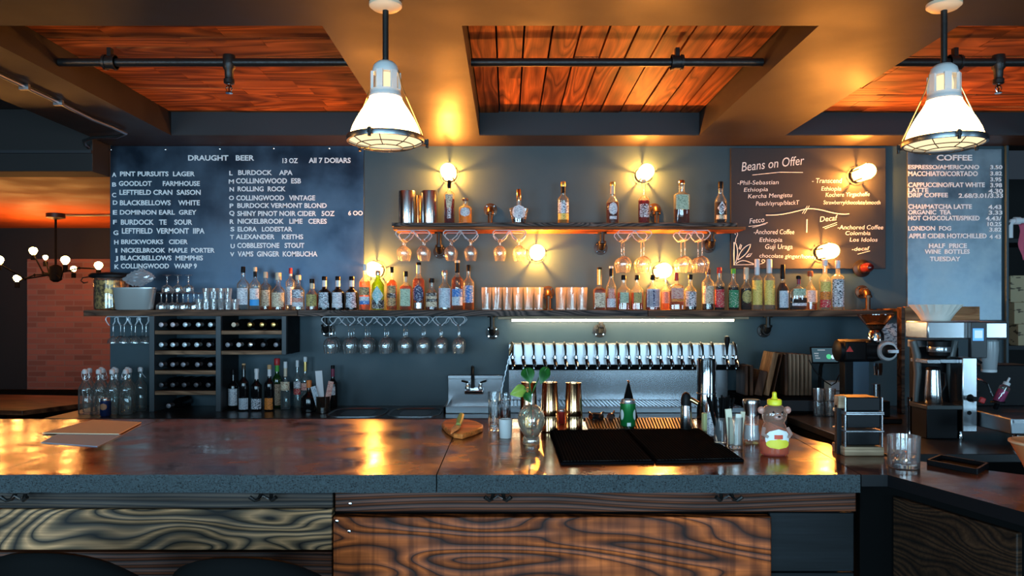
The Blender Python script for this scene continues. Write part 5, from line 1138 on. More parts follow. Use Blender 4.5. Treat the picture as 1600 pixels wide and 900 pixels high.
for px, s in ((1453,1),(1509,-1)):
    m = MB(b); m.tube([(X(px-6*s,Y),Y+.13,Z(534,Y)),(X(px,Y),Y+.13,Z(556,Y)),(X(px+2*s,Y),Y+.13,Z(585,Y)),(X(px-2*s,Y),Y+.13,Z(632,Y))], [.018,.022,.020,.014], 10); m.build('side_support', pm('smoke_plastic',(.09,.10,.10),.3), b)
bx(MB(b),1447,1504,633,640,Y-.01,Y+.17).build('warmer_plate', pm('plate_dark',(.05,.055,.055),.35,.4), b, bev=.003)
bx(MB(b),1451,1500,640,686.6,Y+.02,Y+.169).build('pedestal', BLACKPL, b, bev=.004)
MB(b).lathe([(.020,-.0),(.012,-.025),(.012,-.045)], 16, (X(1516,Y),Y,Z(622,Y)), axis='Y').build('tap_body', BLACKPL, b)
MB(b).obox((X(1527,Y),Y-.04,Z(624,Y)), (.028,.02,.030), (0,.4,0)).build('red_lever', RCAP, b, bev=.005)
MB(b).lathe([(.011,-.003),(.011,.002)], 16, (X(1514.5,Y),Y,Z(645,Y)), axis='Y').build('port', BLACKPL, b)
MB(b).lathe([(.016,0),(.014,.01),(.010,.03),(.012,Z(675,Y)-CZ)], 16, (X(1509,Y),Y+.05,CZ+.0005)).build('foot', CHROME, b)
MB(b).lathe([(.016,0),(.012,.03),(.012,.20)], 12, (X(1452,Y),Y+.2,CZ+.0005)).build('foot', CHROME, b)
# server on the warmer
t = thing('coffee_server', 'steel coffee server standing inside the filter brewer', 'jug', (X(1458,Y+.06),Y+.06,Z(633,Y)+.0006))
MB().lathe([(.040,0),(.043,.004),(.042,.05),(.036,.15),(.034,.178)], 26).build('server_body', STEELV, t); MB().lathe([(.035,.178),(.037,.182),(.030,.192),(.012,.196)], 22).build('lid', BLACKPL, t)
MB().tube([(.036,0,.165),(.062,0,.16),(.066,0,.10),(.042,0,.055)], .006, 8).build('handle', BLACKPL, t)
# filter papers on the head
t = thing('filter_papers', 'stack of fluted white coffee filter papers on top of the brewer', 'coffee filters', (X(1462,Y+.11),Y+.11,Z(502,Y)+.0006))
def flute(rb, rt, h, amp, n=44):
    m = MB(); rings = []
    for f in (0,.33,.66,1):
        r = rb+(rt-rb)*f; rings.append([((r+(amp*f if i % 2 else -amp*f))*math.cos(2*PI*i/n), (r+(amp*f if i % 2 else -amp*f))*math.sin(2*PI*i/n), h*f) for i in range(n)])
    return m.loft(rings, True, False)
for k in range(4): o = flute(.068, .112+.005*k, .078, .005).build('filter_paper', pm('filter_white',(.82,.78,.70),.8), t); o.location = (0,0,.003*k); o.rotation_euler.z = k*.3
# clear jug under the right head, espresso tray with rinse bottle
t = thing('milk_jug', 'whitish clear jug hanging under the right end of the coffee brewer', 'jug', (X(1564,Y),Y+.10,Z(584,Y)))
MB().lathe([(.030,0),(.036,.006),(.040,.05),(.047,.12),(.046,.165),(.034,.176)], 26).build('jug_body', pm('milky_plastic',(.55,.60,.63),.25,0,.4), t)
MB().lathe([(.036,.001),(.0375,.004),(.0375,.014),(.036,.016)], 24, capb=False, capt=False).build('foot_ring', WCAP, t); MB().tube([(-.043,0,.15),(-.075,0,.14),(-.072,0,.07),(-.040,0,.05)], .008, 8).build('handle', BLACKPL, t)
MB().lathe([(.020,.174),(.020,Z(531,Y)-Z(584,Y))], 16).build('hanger', BLACKPL, t)
e = thing('espresso_machine', 'low dark steel espresso machine with a wide drip grid at the right edge', 'coffee machine', (X(1580,Y),Y-.1,CZ))
bx(MB(e),1530,1660,643,667,Y-.25,Y+.24).build('drip_grid', DSTEEL, e, bev=.006); bx(MB(e),1534,1660,646,650,Y-.256,Y-.2505).build('front_strip', STEEL, e)
bx(MB(e),1536,1660,575,643,Y+.22,Y+.40).build('rear_body', BLACKPL, e, bev=.006)
for px in (1568,1640): MB(e).lathe([(.022,0),(.020,Z(667,Y)-CZ)], 16, (X(px,Y),Y-.1,CZ+.0005)).build('foot', CHROME, e)
MB(e).lathe([(.030,0),(.032,.02),(.024,.03)], 20, (X(1543,Y),Y+.16,Z(612,Y))).build('group_head', CHROME, e); MB(e).tube([(X(1543,Y),Y+.14,Z(611,Y)),(X(1534,Y),Y+.03,Z(615,Y))], .010, 10).build('portafilter_handle', BLACKPL, e)
MB(e).lathe([(.012,.0),(.024,.012),(.001,.026)], 14, (X(1552,Y),Y+.18,Z(592,Y))).build('steam_knob', WCAP, e); MB(e).tube([(X(1553,Y),Y+.17,Z(592,Y)),(X(1562,Y),Y+.10,Z(603,Y)),(X(1566,Y),Y+.08,Z(622,Y))], .005, 8).build('steam_wand', CHROME, e)
c0 = Vector((X(1559,Y),Y,Z(628,Y))); ax = Matrix.Rotation(math.radians(26),3,'Y')
t = thing('rinse_bottle', 'tilted squeeze bottle of pink liquid beside the coffee brewer', 'bottle', c0)
def tilt(prof_, n=20): 
    m = MB(); m.lathe(prof_, n); m.v = [tuple(ax @ Vector(v)) for v in m.v]; return m
tilt([(.024,0),(.026,.004),(.026,.085),(.014,.098)]).build('bottle_body', GLASSB, t); tilt([(.0245,.003),(.0245,.066)]).build('pink_liquid', liquid('pink',(.85,.06,.35),.7), t); tilt([(.017,.096),(.017,.112),(.006,.116),(.005,.14)]).build('nozzle', WCAP, t)
MB().lathe([(.034,-.004),(.034,.0),(.030,.004)], 20).build('rest_ring', BLACKPL, t)
MB().tube([(0,0,-.002),(0,.02,Z(643,Y)-c0.z+.014)], .012, 8).build('rest_post', BLACKPL, t)
# right-hand passage: cartons, white pipe, pink cloth
sx = thing('storage_rack', 'dark rack of shelves in the passage right of the bar wall', 'shelf', (4.3,6.2,0))
for z in (.5, 1.22, 2.05): MB(sx).box(3.66,5.3,5.95,6.4,z-.03,z).build('shelf', DARKTRIM, sx)
for x_ in (3.68,5.26):
    for y_ in (5.97,6.36): MB(sx).box(x_-.02,x_+.02,y_-.02,y_+.02,0,2.1).build('post', DARKTRIM, sx)
CARD = print_mat('carton',(.50,.38,.22),(.10,.07,.04),.25,(14,14,40))
for k, (a, c, w) in enumerate(((541,506,'bottom'),(505,472,'middle'),(471,430,'top'))):
    t = thing('carton', 'pale brown cardboard carton at the right edge, %s of three' % w, 'box', (4.2,6.12,Z(a,6.0)), 'cartons in the passage')
    base = 1.2206 if k == 0 else zprev; zprev = Z(c,6.0)-.001
    MB(t).box(3.99-.03*k,4.6,6.0,6.35,base,zprev-.001).build('box', CARD, t, bev=.003); MB(t).box(4.26,4.34,5.999,6.0,base,zprev-.001).build('tape', KRAFT, t)
t = thing('wall_pipe', 'white pipe elbow on the wall end right of the coffee price board', 'pipe', (3.56,5.5,2.0))
wx = X(1578,5.47)
MB(t).tube([(wx,5.47,Z(372,5.47)),(wx,5.47,Z(352,5.47)),(wx+.012,5.47,Z(346,5.47)),(wx+.04,5.47,Z(345,5.47)),(wx+.30,5.47,Z(344,5.47))], .020, 12).build('pipe', WCAP, t); MB(t).lathe([(.027,-.02),(.027,.02)], 16, (wx+.05,5.47,Z(345,5.47)), axis='X').build('coupling', WCAP, t)
MB(t).box(3.541,wx,5.455,5.485,Z(350,5.47)-.01,Z(350,5.47)+.01).build('clip', DARKTRIM, t)
P = [[(X(1591+3*math.sin(j*.9)+ (j*.8 if s==0 else 0)+s*26,5.5), 5.50+.012*math.sin(s*9+j*.3), Z(348+j*6.5,5.5)) for s in [i/8 for i in range(9)]] for j in range(10)]
o = MB().grid(P).build('pink_cloth', pm('pink_cloth',(.55,.10,.16),.8), at=(X(1598,5.5),5.5,Z(370,5.5))); so = o.modifiers.new('solid','SOLIDIFY'); so.thickness = .004
tag(o, 'pink cloth hanging from the white pipe at the right edge', 'cloth')

# ------------------------------------------------------------------ things on the bar
BZ = BAR_Z+.0006
def at(px, py): Y = YB(py); return X(px,Y), Y
# kraft menu and its painted reflection
def sheet(name, quad, z, th, mat, label, cat):
    pts = [(X(px,(CAMZ-z)*F/(py-CY)), (CAMZ-z)*F/(py-CY)) for px, py in quad]
    cx, cy = sum(p[0] for p in pts)/4, sum(p[1] for p in pts)/4
    return tag(MB().prism(pts, z, z+th).build(name, mat, at=(cx,cy,z), smooth=False), label, cat)
sheet('menu_reflection', [(64,692),(152,698),(190,680),(95,676)], BZ, .0015, pm('reflection_blue',(.42,.52,.64),.6), 'blue-white paper menu under the kraft menu on the bar\'s left', 'menu')  # thin sheet painted as the menu's reflection in the glossy bar top
sheet('menu_card', [(66,677.5),(186,679),(221,660.5),(145,657)], BZ+.0018, .003, KRAFT, 'kraft paper menu lying on the bar at the left', 'menu')
# cutting board and knife
zb = BZ; out = [(690,661),(697,669),(709,676.5),(722,678),(740,673),(754,667),(755,663),(745,658),(733,655.5),(711,654),(695,656)]
pts = [(X(px,(CAMZ-zb-.018)*F/(py-CY)), (CAMZ-zb-.018)*F/(py-CY)) for px, py in out]
cx, cy = X(722,2.6), 2.62
t = thing('cutting_board', 'small orange leaf-shaped cutting board on the bar', 'cutting board', (cx,cy,zb))
MB(t).prism(pts, zb, zb+.018).build('board', grain('orange_board',(.75,.17,.03),(1.0,.30,.07),6,2,14,rough=.4), t, bev=.004)
zk = zb+.0195; tip = Vector((X(706,2.52),2.50,zk)); mid = Vector((X(716,2.64),2.64,zk+.008)); end = Vector((X(721,2.72),2.72,zk+.030))
t = thing('paring_knife', 'paring knife with dark blade and green handle on the orange cutting board', 'knife', tip)
dv = (mid-tip).normalized(); sd = dv.cross(Vector((0,0,1))).normalized()
MB(t).loft([[tip+sd*.002, tip-sd*.002, tip-sd*.002+Vector((0,0,.001)), tip+sd*.002+Vector((0,0,.001))], [mid.lerp(tip,.5)+sd*.014, mid.lerp(tip,.5)-sd*.012, mid.lerp(tip,.5)-sd*.012+Vector((0,0,.0015)), mid.lerp(tip,.5)+sd*.014+Vector((0,0,.0015))], [mid+sd*.013, mid-sd*.013, mid-sd*.013+Vector((0,0,.002)), mid+sd*.013+Vector((0,0,.002))]]).build('blade', pm('dark_blade',(.03,.03,.035),.25,.8), t)
MB(t).tube([mid, mid.lerp(end,.5), end], [.009,.012,.011], 10).build('handle', pm('olive_handle',(.38,.40,.10),.35), t)
# cut mixing glasses with bar spoon
def mixing(px, pb, pt, w, label):
    x, y = at(px,pb); h = Z(pt,y)-BZ; r = w/2*y/F
    t = thing('mixing_glass', label, 'glass', (x,y,BZ), 'cut mixing glasses'); n = 20
    def rg(r_, z_, k): return [((r_*(1+k*(i%2)))*math.cos(2*PI*i/n), (r_*(1+k*(i%2)))*math.sin(2*PI*i/n), z_) for i in range(n)]
    m = MB(); m.loft([rg(r*.92,0,0), rg(r*.94,.006,-.05), rg(r*.95,h*.45,-.05), rg(r*.97,h*.75,-.04), rg(r,h*.80,0), rg(r,h,0), rg(r*.91,h,0), rg(r*.85,.014,0)]); m.build('glass_wall', CRYSTAL, t, smooth=False); return t, x, y, h, r
t1, x1, y1, h1, r1 = mixing(772.5,673,612,20,'tall cut-glass mixing glass with a bar spoon, front one of two')
mixing(790,660,614,17,'tall cut-glass mixing glass, rear one of two')
t = thing('bar_spoon', 'twisted metal bar spoon standing in the front mixing glass', 'spoon', (x1,y1,BZ+.016))
e0 = Vector((x1-.004,y1,BZ+.018)); e1 = Vector((X(796,y1+.02),y1+.02,Z(556,y1+.02))); m = MB(t)
m.tube([e0.lerp(e1,i/60)+Vector((.0011*math.cos(i*1.3),.0011*math.sin(i*1.3),0)) for i in range(61)], .0018, 6); m.build('twisted_stem', WIRE, t)
MB(t).tube([e1, e1+(e1-e0).normalized()*.02, e1+(e1-e0).normalized()*.045], [.0022,.0075,.003], 8).build('muddler_end', COPPER, t)
MB(t).lathe([(.001,-.003),(.009,0),(.009,.003),(.001,.004)], 14, e0).build('bowl', WIRE, t)
x, y = at(790,684.5)
t = thing('votive_candle', 'frosted white votive candle glass on the bar', 'candle', (x,y,BZ))
MB().lathe([(.0185,0),(.020,.003),(.0225,.062),(.0205,.063),(.0185,.045)], 26).build('frosted_glass', FROST, t); MB().lathe([(.018,.006),(.0182,.045)], 20).build('wax', pm('wax_white',(.80,.76,.66),.5), t)
# skull-shaped bottle with pothos
x, y = at(830,694)
t = thing('skull_vase', 'skull-shaped glass bottle used as a vase on the bar', 'vase', (x,y,BZ))
def skull(scale, seg=60, rings_=44):
    m = MB(); rings = []
    for j in range(rings_+1):
        th = PI*j/rings_; row = []
        for i in range(seg):
            ph = 2*PI*i/seg; d = Vector((math.sin(th)*math.cos(ph), math.sin(th)*math.sin(ph), -math.cos(th)))
            r = Vector((.043*d.x, .052*d.y, .052*d.z))
            if d.z < -.1:                      # jaw narrows and drops
                f = (-.1-d.z)/.9; r.x *= 1-.30*f; r.y *= 1-.25*f; r.z -= .012*f
                if d.y < 0: r.y -= .006*math.sin(PI*f)
            for ex in (-.42, .42):             # eye sockets
                k = max(0, 1-((d.x-ex)**2+(d.z+.05)**2)/.048)
                if d.y < 0: r.y += .034*min(1, k*1.5)
            k = max(0, 1-(d.x**2*5+(d.z+.38)**2*2)/.06)
            if d.y < 0: r.y += .020*min(1, k*1.5)
            k = max(0, 1-((abs(d.x)-.62)**2+(d.z+.30)**2)/.05)
            if d.y < 0: r.y -= .006*k
            row.append(Vector((0,0,.075))+r*scale)
        rings.append(row)
    return m.loft(rings)
sk = skull(1.0); sk.lathe([(.026,0),(.028,.004),(.026,.02),(.022,.026)], 20); sk.build('skull_glass', thin_glass('skull_glass',(.96,.93,.78),.16,.05,haze=.14,blend=.32), t)
skull(.88).build('water', CLEARL, t)
MB().lathe([(.010,.122),(.010,.150),(.013,.152),(.013,.158)], 18, capb=False, capt=False).build('neck', GLASS, t)
t = thing('pothos_cutting', 'green pothos cutting with four leaves growing out of the skull-shaped bottle', 'plant', (x,y,BZ+.02))
LEAF = mottled('pothos_leaf', (.006,.050,.007), (.025,.15,.018), 22, (.3,.45)); LEAF2 = mottled('pothos_leaf_pale', (.05,.20,.02), (.42,.48,.06), 16, (.3,.45))
def leaf(px, py, L, W, ang, yy, mat, tl=.3):
    c = Vector((X(px,yy),yy,Z(py,yy))); P = []
    for j in range(15):
        u = j/14; hw = W*(math.sin(PI*min(1,u**.62))**.9 if 0<u<1 else .02)
        row = []
        for i in range(9):
            v = -1+2*i/8; lx = v*hw; ly = (u-.5)*L - (.10*L*(1-abs(v))*0); lz = .25*abs(lx)+.10*L*math.sin(u*2.5)
            if u < .2: ly -= .10*L*abs(v)*(1-u/.2)
            q = Vector((lx, -lz, ly)); R = Matrix.Rotation(tl,3,'X'); q = Matrix.Rotation(ang,3,'Y') @ (R @ q); row.append(c+q)
        P.append(row)
    m = MB(t); m.grid(P); o = m.build('leaf', mat, t); s_ = o.modifiers.new('solid','SOLIDIFY'); s_.thickness = .0008
    b0 = c + Matrix.Rotation(ang,3,'Y') @ Vector((0,0,-L*.5)); return b0
nk = Vector((x,y,BZ+.155))
for a in ((826,588,.050,.022,2.85,2.43,LEAF),(849,588,.056,.018,-2.75,2.40,LEAF),(808,612,.052,.020,-1.9,2.38,LEAF2),(826,622,.034,.014,2.6,2.37,LEAF)):
    b0 = leaf(*a); MB(t).tube([Vector((x,y,BZ+.06)), nk, nk.lerp(b0,.5)+Vector((0,0,.012)), b0], .0022, 8).build('stalk', LEAF, t)
# copper shakers
def shaker(px, pb, pt, label):
    x, y = at(px,pb); h = Z(pt,y)-BZ; k = h/.166
    t = thing('cocktail_shaker', label, 'shaker', (x,y,BZ), 'copper cocktail shakers')
    MB().lathe([(.028,0),(.031,.003),(.0315,.052*k),(.0305,.054*k)], 32).build('bottom_cup', COPPER, t)
    MB().lathe([(.0305,.054*k),(.0315,.056*k),(.0305,.075*k),(.0265,.160*k),(.0275,.163*k),(.0275,h),(.0255,h),(.0245,.150*k)], 32, capb=False).build('top_tin', COPPER, t)
shaker(826,668,597,'copper cocktail shaker half hidden behind the skull-shaped bottle')
shaker(859,674,597,'copper cocktail shaker just right of the skull-shaped bottle')
shaker(896,674,598,'copper cocktail shaker standing rightmost of the three')
can(877,664,640,13,BAR_Z,pm('can_red',(.45,.03,.02),.3,.4),'red can between the two right copper shakers',Y=2.86)
t, r, h = can(981,668,624,24,BAR_Z,pm('can_green',(.01,.18,.04),.28,.35),'green drink can on the slatted bar mat')
for s in (-58, 52): 
    m = MB(); patch(m, r, .28*h, .66*h, 18, shape='oval'); o = m.build('emblem', pm('can_white',(.75,.78,.75),.4), t); o.rotation_euler.z = math.radians(s)
m = MB(); patch(m, r, .08*h, .20*h, 14); m.build('emblem_small', pm('can_white',(.75,.78,.75),.4), t)
# rubber mats
def bq(px, py, z=BZ): Y = (CAMZ-z)*F/(py-CY); return (X(px,Y), Y)
t = thing('bar_mat', 'black rubber bar mat, left of two lying along the bar front', 'bar mat', (*bq(950,700),BZ), 'rubber bar mats')
fl, fm, frr, bl, bm_, brr = bq(876,727), bq(1024,725), bq(1163,722), bq(858,675), bq(978,674), bq(1092,672)
def mat_(t, q):
    MB(t).prism(q, BZ, BZ+.007).build('mat_base', RUBBER, t, bev=.002)
    cx, cy = sum(p[0] for p in q)/4, sum(p[1] for p in q)/4; q2 = [(cx+(a-cx)*.95, cy+(b_-cy)*.95) for a, b_ in q]
    MB(t).prism(q2, BZ+.0071, BZ+.009).build('nub_field', RUBGRID, t)
mat_(t, [fl, (fm[0]-.002,fm[1]), (bm_[0]-.002,bm_[1]), bl])
t = thing('bar_mat', 'black rubber bar mat, right of two lying along the bar front', 'bar mat', (*bq(1080,700),BZ), 'rubber bar mats')
mat_(t, [(fm[0]+.002,fm[1]), frr, brr, (bm_[0]+.002,bm_[1])])
SLAT = pm('brown_rubber', (.030,.018,.012), .4)
for a, b_, w in ((916,982,'left, behind the copper shakers\' mat'),(986,1086,'right, around the green can')):
    t = thing('slatted_mat', 'dark slatted drip mat on the back of the bar, ' + w, 'bar mat', (*bq((a+b_)/2,664),BZ), 'slatted drip mats')
    f0, f1, g0, g1 = bq(a+4,673), bq(b_+3,673), bq(a-3,655.5), bq(b_-4,655.5)
    n = int((b_-a)/4.6); m = MB(t)
    for i in range(n):
        u = (i+.5)/n; p = (f0[0]+(f1[0]-f0[0])*u, f0[1]); q = (g0[0]+(g1[0]-g0[0])*u, g0[1])
        m.prism([(p[0]-.003,p[1]),(p[0]+.003,p[1]),(q[0]+.003,q[1]),(q[0]-.003,q[1])], BZ, BZ+.008)
    m.build('slat', BLACKPL, t)
    m = MB(t)
    for p, q in ((f0,f1),(g0,g1)): m.box(p[0]-.004,q[0]+.004,p[1]-.004,p[1]+.004,BZ,BZ+.006)
    m.build('rail', BLACKPL, t)
# bottle pourers lying on the slatted mat
for i, (px, py, rz, w) in enumerate(((924,660,.5,'leftmost'),(939,661,2.4,'middle'),(954,660,1.2,'rightmost'))):
    x, y = at(px,py); t = thing('pour_spout', 'chrome bottle pourer lying on the slatted mat, %s of three' % w, 'pourer', (x,y,BZ+.022), 'bottle pourers', rz)
    MB().lathe([(.009,0),(.012,.006),(.012,.02),(.007,.026)], 14, axis='X').build('stopper', BLACKPL, t); MB().tube([(.024,0,0),(.042,0,.004),(.058,0,.014)], [.006,.004,.003], 10).build('spout', CHROME, t)
    MB().lathe([(.0135,-.004),(.0135,0)], 14, axis='X').build('collar', CHROME, t); MB().box(-.004,.02,-.006,.006,-.0135,-.009).build('rest', CHROME, t)
x, y = at(982,656); h = Z(597,y)-BZ
t = thing('paper_cone', 'black cone standing behind the green can', 'cone', (x,y,BZ)); MB().lathe([(.038,0),(.0375,.004),(.005,h-.008),(.001,h)], 28).build('cone', BLACKM, t); MB().lathe([(.040,0),(.040,.006),(.037,.008)], 28).build('rim', BLACKPL, t); MB().lathe([(.004,h-.004),(.005,h+.004),(.001,h+.007)], 10).build('tip', COPPER, t)
x, y = at(1072,674); h = Z(632,y)-BZ
t = thing('kitchen_torch', 'steel pocket torch with a black head and brass nozzle on the rubber mat\'s rear edge', 'torch', (x,y,BZ+.009))
MB().lathe([(.0185,0),(.0205,.004),(.0195,.05),(.018,h-.012)], 26).build('gas_tank', STEELV, t); MB().lathe([(.018,h-.012),(.018,h+.012),(.013,h+.028),(.004,h+.034)], 22).build('head', BLACKPL, t)
MB().tube([(0,0,h+.012),(.018,-.006,h+.008),(.038,-.012,h-.004)], [.010,.0095,.008], 14).build('nozzle', BRASS, t); MB().lathe([(.022,-.008),(.022,.002)], 22).build('foot', BLACKPL, t)
# tall steel cylinder
x, y = at(1103.5,658); h = Z(561,y)-BZ
t = thing('steel_cylinder', 'tall polished steel cylinder in front of the right end of the taps', 'canister', (x,y,BZ))
MB().lathe([(.035,0),(.0355,.003),(.0355,h-.004),(.034,h)], 36, capt=False).build('tube', pm('polished_steel',(.66,.68,.71),.10,1.0), t); MB().lathe([(.033,h-.002),(.031,.02)], 30, capb=False).build('inside', DSTEEL, t); MB().lathe([(.0362,h*.44),(.0368,h*.445),(.0368,h*.455),(.0362,h*.46)], 36, capb=False, capt=False).build('band', DSTEEL, t)
# packets, straws, napkins
def packet(px, pb, pt, w, mat, label, tilt=0.):
    x, y = at(px,pb); h = Z(pt,y)-BZ; wd = w*y/F
    o = MB().obox((x+math.sin(tilt)*h/2,y,BZ+h/2), (wd,.022,h), (0,tilt,.2)).build('sachet_pack', mat, at=(x,y,BZ), bev=.004); tag(o, label, 'packet')
packet(1101,674,645,7,pm('pack_lime',(.62,.66,.30),.6),'slim yellow-green sachet pack left of the straw glass')
packet(1110.5,682,643,9,L_WHITE,'white sachet pack touching the straw glass')
def straight_glass(px, pb, pt, w, label, group):
    x, y = at(px,pb); h = Z(pt,y)-BZ; r = w/2*y/F
    t = thing('straw_glass', label, 'glass', (x,y,BZ), group)
    MB().lathe([(r*.90,0),(r*.94,.003),(r,h),(r*.97,h+.0005),(r*.92,.012),(.001,.011)], 26, capt=False).build('glass_wall', GLASS, t); MB().lathe([(r*.88,.0015),(r*.90,.010)], 22).build('glass_base', CRYSTAL, t); return x, y, h, r
x, y, h, r = straight_glass(1126,697,652,21,'clear glass full of black straws right of the rubber mats','glasses of bar supplies')
random.seed(21)
for n_, k_ in ((11, 1.0), (6, .45)):
    for i in range(n_):
        a = 2*PI*i/n_ + .2; c_, s_ = math.cos(a)*k_, math.sin(a)*k_
        p0 = Vector((x-r*.55*c_, y-r*.55*s_, BZ+.014)); p1 = Vector((x+.043*c_, y+.024*s_, BZ+.148+.012*random.random()))
        q0 = p0.lerp(p1, .0); q0 = Vector((x+r*.30*c_, y+r*.30*s_, BZ+.014))
        tag(MB().tube([q0,p1], .0030, 8).build('straw', BLACKM, at=q0), 'black straw in the straw glass on the bar', 'straw', 'black straws in a glass')
x, y, h, r = straight_glass(1149,701,652,23,'clear glass holding folded white paper right of the straw glass','glasses of bar supplies')
for (dx, dy, w, hh, tl, lb_) in ((-.010,.006,.020,.108,-.10,'left'),(.004,-.004,.018,.094,.05,'middle'),(.013,.005,.014,.100,.12,'right')):
    tag(MB().obox((x+dx+math.sin(tl)*hh/2, y+dy, BZ+.0125+hh/2), (w,.006,hh), (0,tl,.15)).build('folded_paper', CREAMP if lb_ != 'middle' else pm('ivory_paper',(.80,.77,.66),.7), at=(x+dx,y+dy,BZ+.0125), bev=.001), '%s one of the folded white papers standing in the supply glass' % lb_, 'paper')
# salt mill
x, y = at(1174,692); h = Z(624,y)-BZ
t = thing('salt_mill', 'clear salt mill with a steel top beside the honey bottle', 'mill', (x,y,BZ)); k = h/.139
MB().lathe([(.025,0),(.026,.003),(.026,.030*k),(.0235,.040*k),(.0235,.088*k)], 28, capt=False).build('glass_body', GLASS, t); MB().lathe([(.0238,.012),(.0238,.030*k),(.022,.040*k),(.0215,.058*k)], 24).build('salt', pm('salt',(.80,.80,.80),.8), t)
MB().lathe([(.0225,.088*k),(.0225,.098*k),(.0265,.125*k),(.0275,.134*k),(.0255,h),(.001,h)], 28).build('steel_top', STEELV, t)
# honey bear
x, y = at(1210,711); h = Z(615,y)-BZ
t = thing('honey_bottle', 'bear-shaped squeeze bottle of orange honey with a yellow cap', 'bottle', (x,y,BZ)); k = h/.175
BEAR = thin_glass('soft_plastic', (.92,.86,.78), .06, .10, haze=.14, blend=.1)
m = MB(); bp = [(.034,0),(.040,.005),(.0425,.030*k),(.041,.055*k),(.034,.082*k),(.0285,.092*k)]
m.lathe(bp, 30, ky=.8, capt=False); hd = [(.0285,.092*k),(.0345,.104*k),(.0365,.118*k),(.032,.134*k),(.018,.144*k)]
m.lathe(hd, 28, ky=.85, capb=False, capt=False)
def blob(m, c, r): m.lathe([(.01*r[0],-r[2]),(.6*r[0],-.8*r[2]),(.95*r[0],-.3*r[2]),(.95*r[0],.3*r[2]),(.6*r[0],.8*r[2]),(.01*r[0],r[2])], 14, c, ky=r[1]/r[0])
b_ = m.build('bear_body', BEAR, t)
PKP = thin_glass('ear_plastic', (.90,.74,.66), .10, .2, haze=.6)
for s in (-1,1): m = MB(); blob(m, (s*.038,0,.128*k), (.011,.008,.011)); m.build('ear', PKP, t)
m = MB(); blob(m, (0,-.030,.112*k), (.014,.010,.009)); m.build('snout', PKP, t)
for s in (-1,1): m = MB(); blob(m, (s*.013,-.0305,.125*k), (.003,.003,.003)); m.build('eye', BLACKPL, t)
m = MB(); blob(m, (0,-.041,.114*k), (.004,.003,.003)); m.build('nose', BLACKPL, t)
for s in (-1,1): MB().tube([(s*.034,-.010,.078*k),(s*.040,-.022,.062*k),(s*.030,-.034,.056*k)], [.006,.006,.004], 10).build('paw', PKP, t)
MB().lathe([(.032,.003),(.038,.008),(.0405,.030*k),(.040,.040*k)], 28, ky=.8).build('honey', liquid('honey',(.95,.15,.005),.95), t)
m = MB(); patch(m, .0425, .022*k, .078*k, 52, ky=.82, shape='oval', k=1.03); m.build('label', pm('honey_label',(.84,.86,.82),.5), t)
m = MB(); patch(m, .0425, .022*k, .050*k, 48, ky=.82, shape='oval', k=1.045); m.build('label_field', pm('honey_yellow',(.86,.72,.05),.5), t)
m = MB(); patch(m, .0425, .050*k, .062*k, 16, ky=.82, k=1.05); m.build('label_mark', pm('honey_red',(.70,.08,.03),.5), t)
m = MB(); m.lathe([(.018,.142*k),(.0205,.145*k),(.0205,.156*k),(.0185,.159*k),(.010,.160*k),(.0065,.166*k),(.0065,.177*k),(.004,.180*k)], 24); m.build('cap', pm('yellow_cap',(.90,.78,.03),.4), t)
# tier of black boxes
x, y = at(1351,713); w = 62*y/F; h = Z(616,y)-BZ; yb = y+.09
t = thing('tiered_bins', 'three black bins with steel lips stacked on a pale wooden block', 'bins', (x,y,BZ))
MB(t).box(x-w/2,x+w/2,y,yb,BZ,BZ+.026).build('wood_block', LIGHTW, t, bev=.003)
for k in range(3):
    z0 = BZ+.030+k*(h-.030)/3; z1 = z0+(h-.03)/3-.010
    m = MB(t); m.box(x-w/2+.010,x+w/2-.008,y+.008,yb,z0,z1); m.build('bin', BLACKPL, t, bev=.003)
    m = MB(t); m.box(x-w/2+.002,x+w/2-.001,y-.004,yb,z1-.001 if k < 2 else z0-.006,z1+.005 if k < 2 else z0-.0005); m.build('steel_lip', STEEL, t, bev=.002)
    for s in (-1,1): MB(t).box(x+s*(w/2-.004)-.0015,x+s*(w/2-.004)+.0015,y+.004,y+.012,z0-.006,z1).build('steel_post', STEEL, t)
MB(t).box(x-w/2-.010,x-w/2+.012,y+.02,y+.05,BZ+h*.76,BZ+h*.96).build('wood_tab', LIGHTW, t, bev=.002)
MB(t).box(x-w/2-.010,x-w/2+.004,y+.03,y+.045,BZ,BZ+h*.8).build('tab_post', BLACKPL, t)
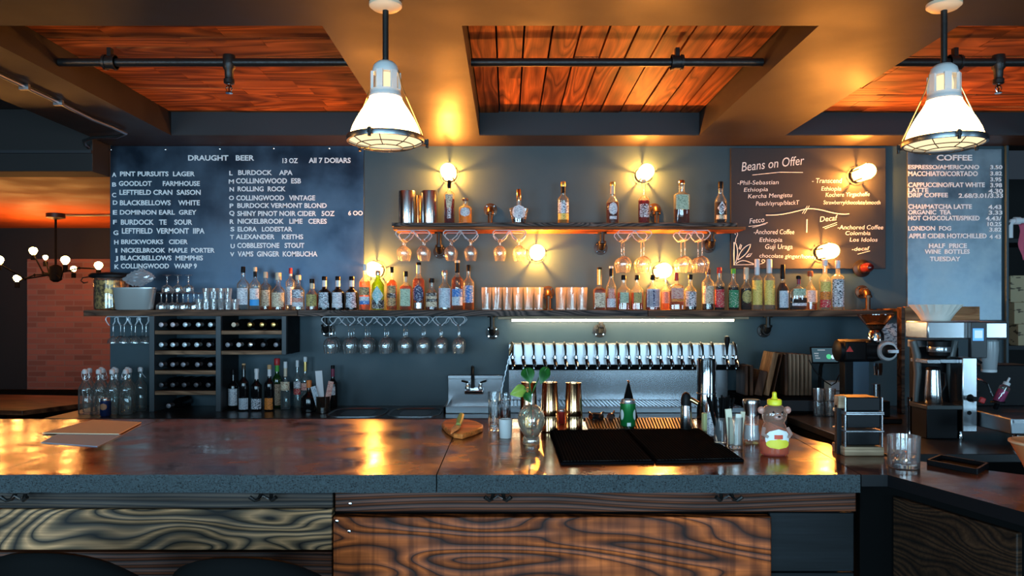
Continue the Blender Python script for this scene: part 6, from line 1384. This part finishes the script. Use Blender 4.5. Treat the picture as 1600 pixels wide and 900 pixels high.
# lowball glass with amber bits
x, y = at(1412,730); h = Z(681,y)-BZ; r = 24*y/F
t = thing('lowball_glass', 'heavy lowball glass with copper-coloured bits on the bar\'s right corner', 'glass', (x,y,BZ))
MB().lathe([(r*.93,0),(r*.96,.003),(r,h),(r*.975,h+.0005),(r*.93,.016),(.001,.015)], 32, capt=False).build('glass_wall', GLASS, t)
MB().lathe([(r*.90,.002),(r*.91,.013)], 24).build('glass_base', CRYSTAL, t)
random.seed(9); m = MB()
for i in range(40):
    a = random.uniform(0,2*PI); q = r*.72*math.sqrt(random.random()); m.obox((q*math.cos(a),q*math.sin(a),.019+.018*random.random()), (.012,.006,.004), (random.uniform(0,3),random.uniform(0,3),random.uniform(0,3)))
o = m.build('bits', COPPER, t, smooth=False); o['kind'] = 'stuff'
# black tray and terracotta bowl on the return
q = [(X(p_,(CAMZ-BZ)*F/(py_-CY)), (CAMZ-BZ)*F/(py_-CY)) for p_, py_ in ((1450,726),(1526,741),(1543,731),(1470,718))]
t = thing('black_tray', 'low black tray on the bar\'s return behind the lowball glass', 'tray', (q[0][0],q[0][1],BZ))
MB(t).prism(q, BZ, BZ+.004).build('tray_floor', BLACKM, t)
m = MB(t)
for i in range(4):
    a, c_ = Vector((*q[i],0)), Vector((*q[(i+1)%4],0)); d_ = (c_-a).normalized(); n_ = Vector((-d_.y,d_.x,0))*.003
    m.prism([((a-n_).x,(a-n_).y),((c_-n_).x,(c_-n_).y),((c_+n_).x,(c_+n_).y),((a+n_).x,(a+n_).y)], BZ, BZ+.014)
m.build('tray_rim', BLACKPL, t)
x, y = X(1626,2.0), 1.99
t = thing('terracotta_bowl', 'orange terracotta bowl cut off by the right edge of the picture', 'bowl', (1.312,1.86,BZ))
TC = pm('terracotta',(.62,.18,.06),.5); kx = .9
MB().lathe([(.035,0),(.038,.004),(.055,.045),(.080,.095),(.083,.100),(.080,.102),(.076,.097),(.052,.047),(.034,.008)], 36).build('bowl', TC, t); MB().lathe([(.080,.0955),(.0845,.098),(.0845,.103),(.078,.104)], 36, capb=False, capt=False).build('rim', pm('pale_rim',(.70,.40,.22),.5), t)
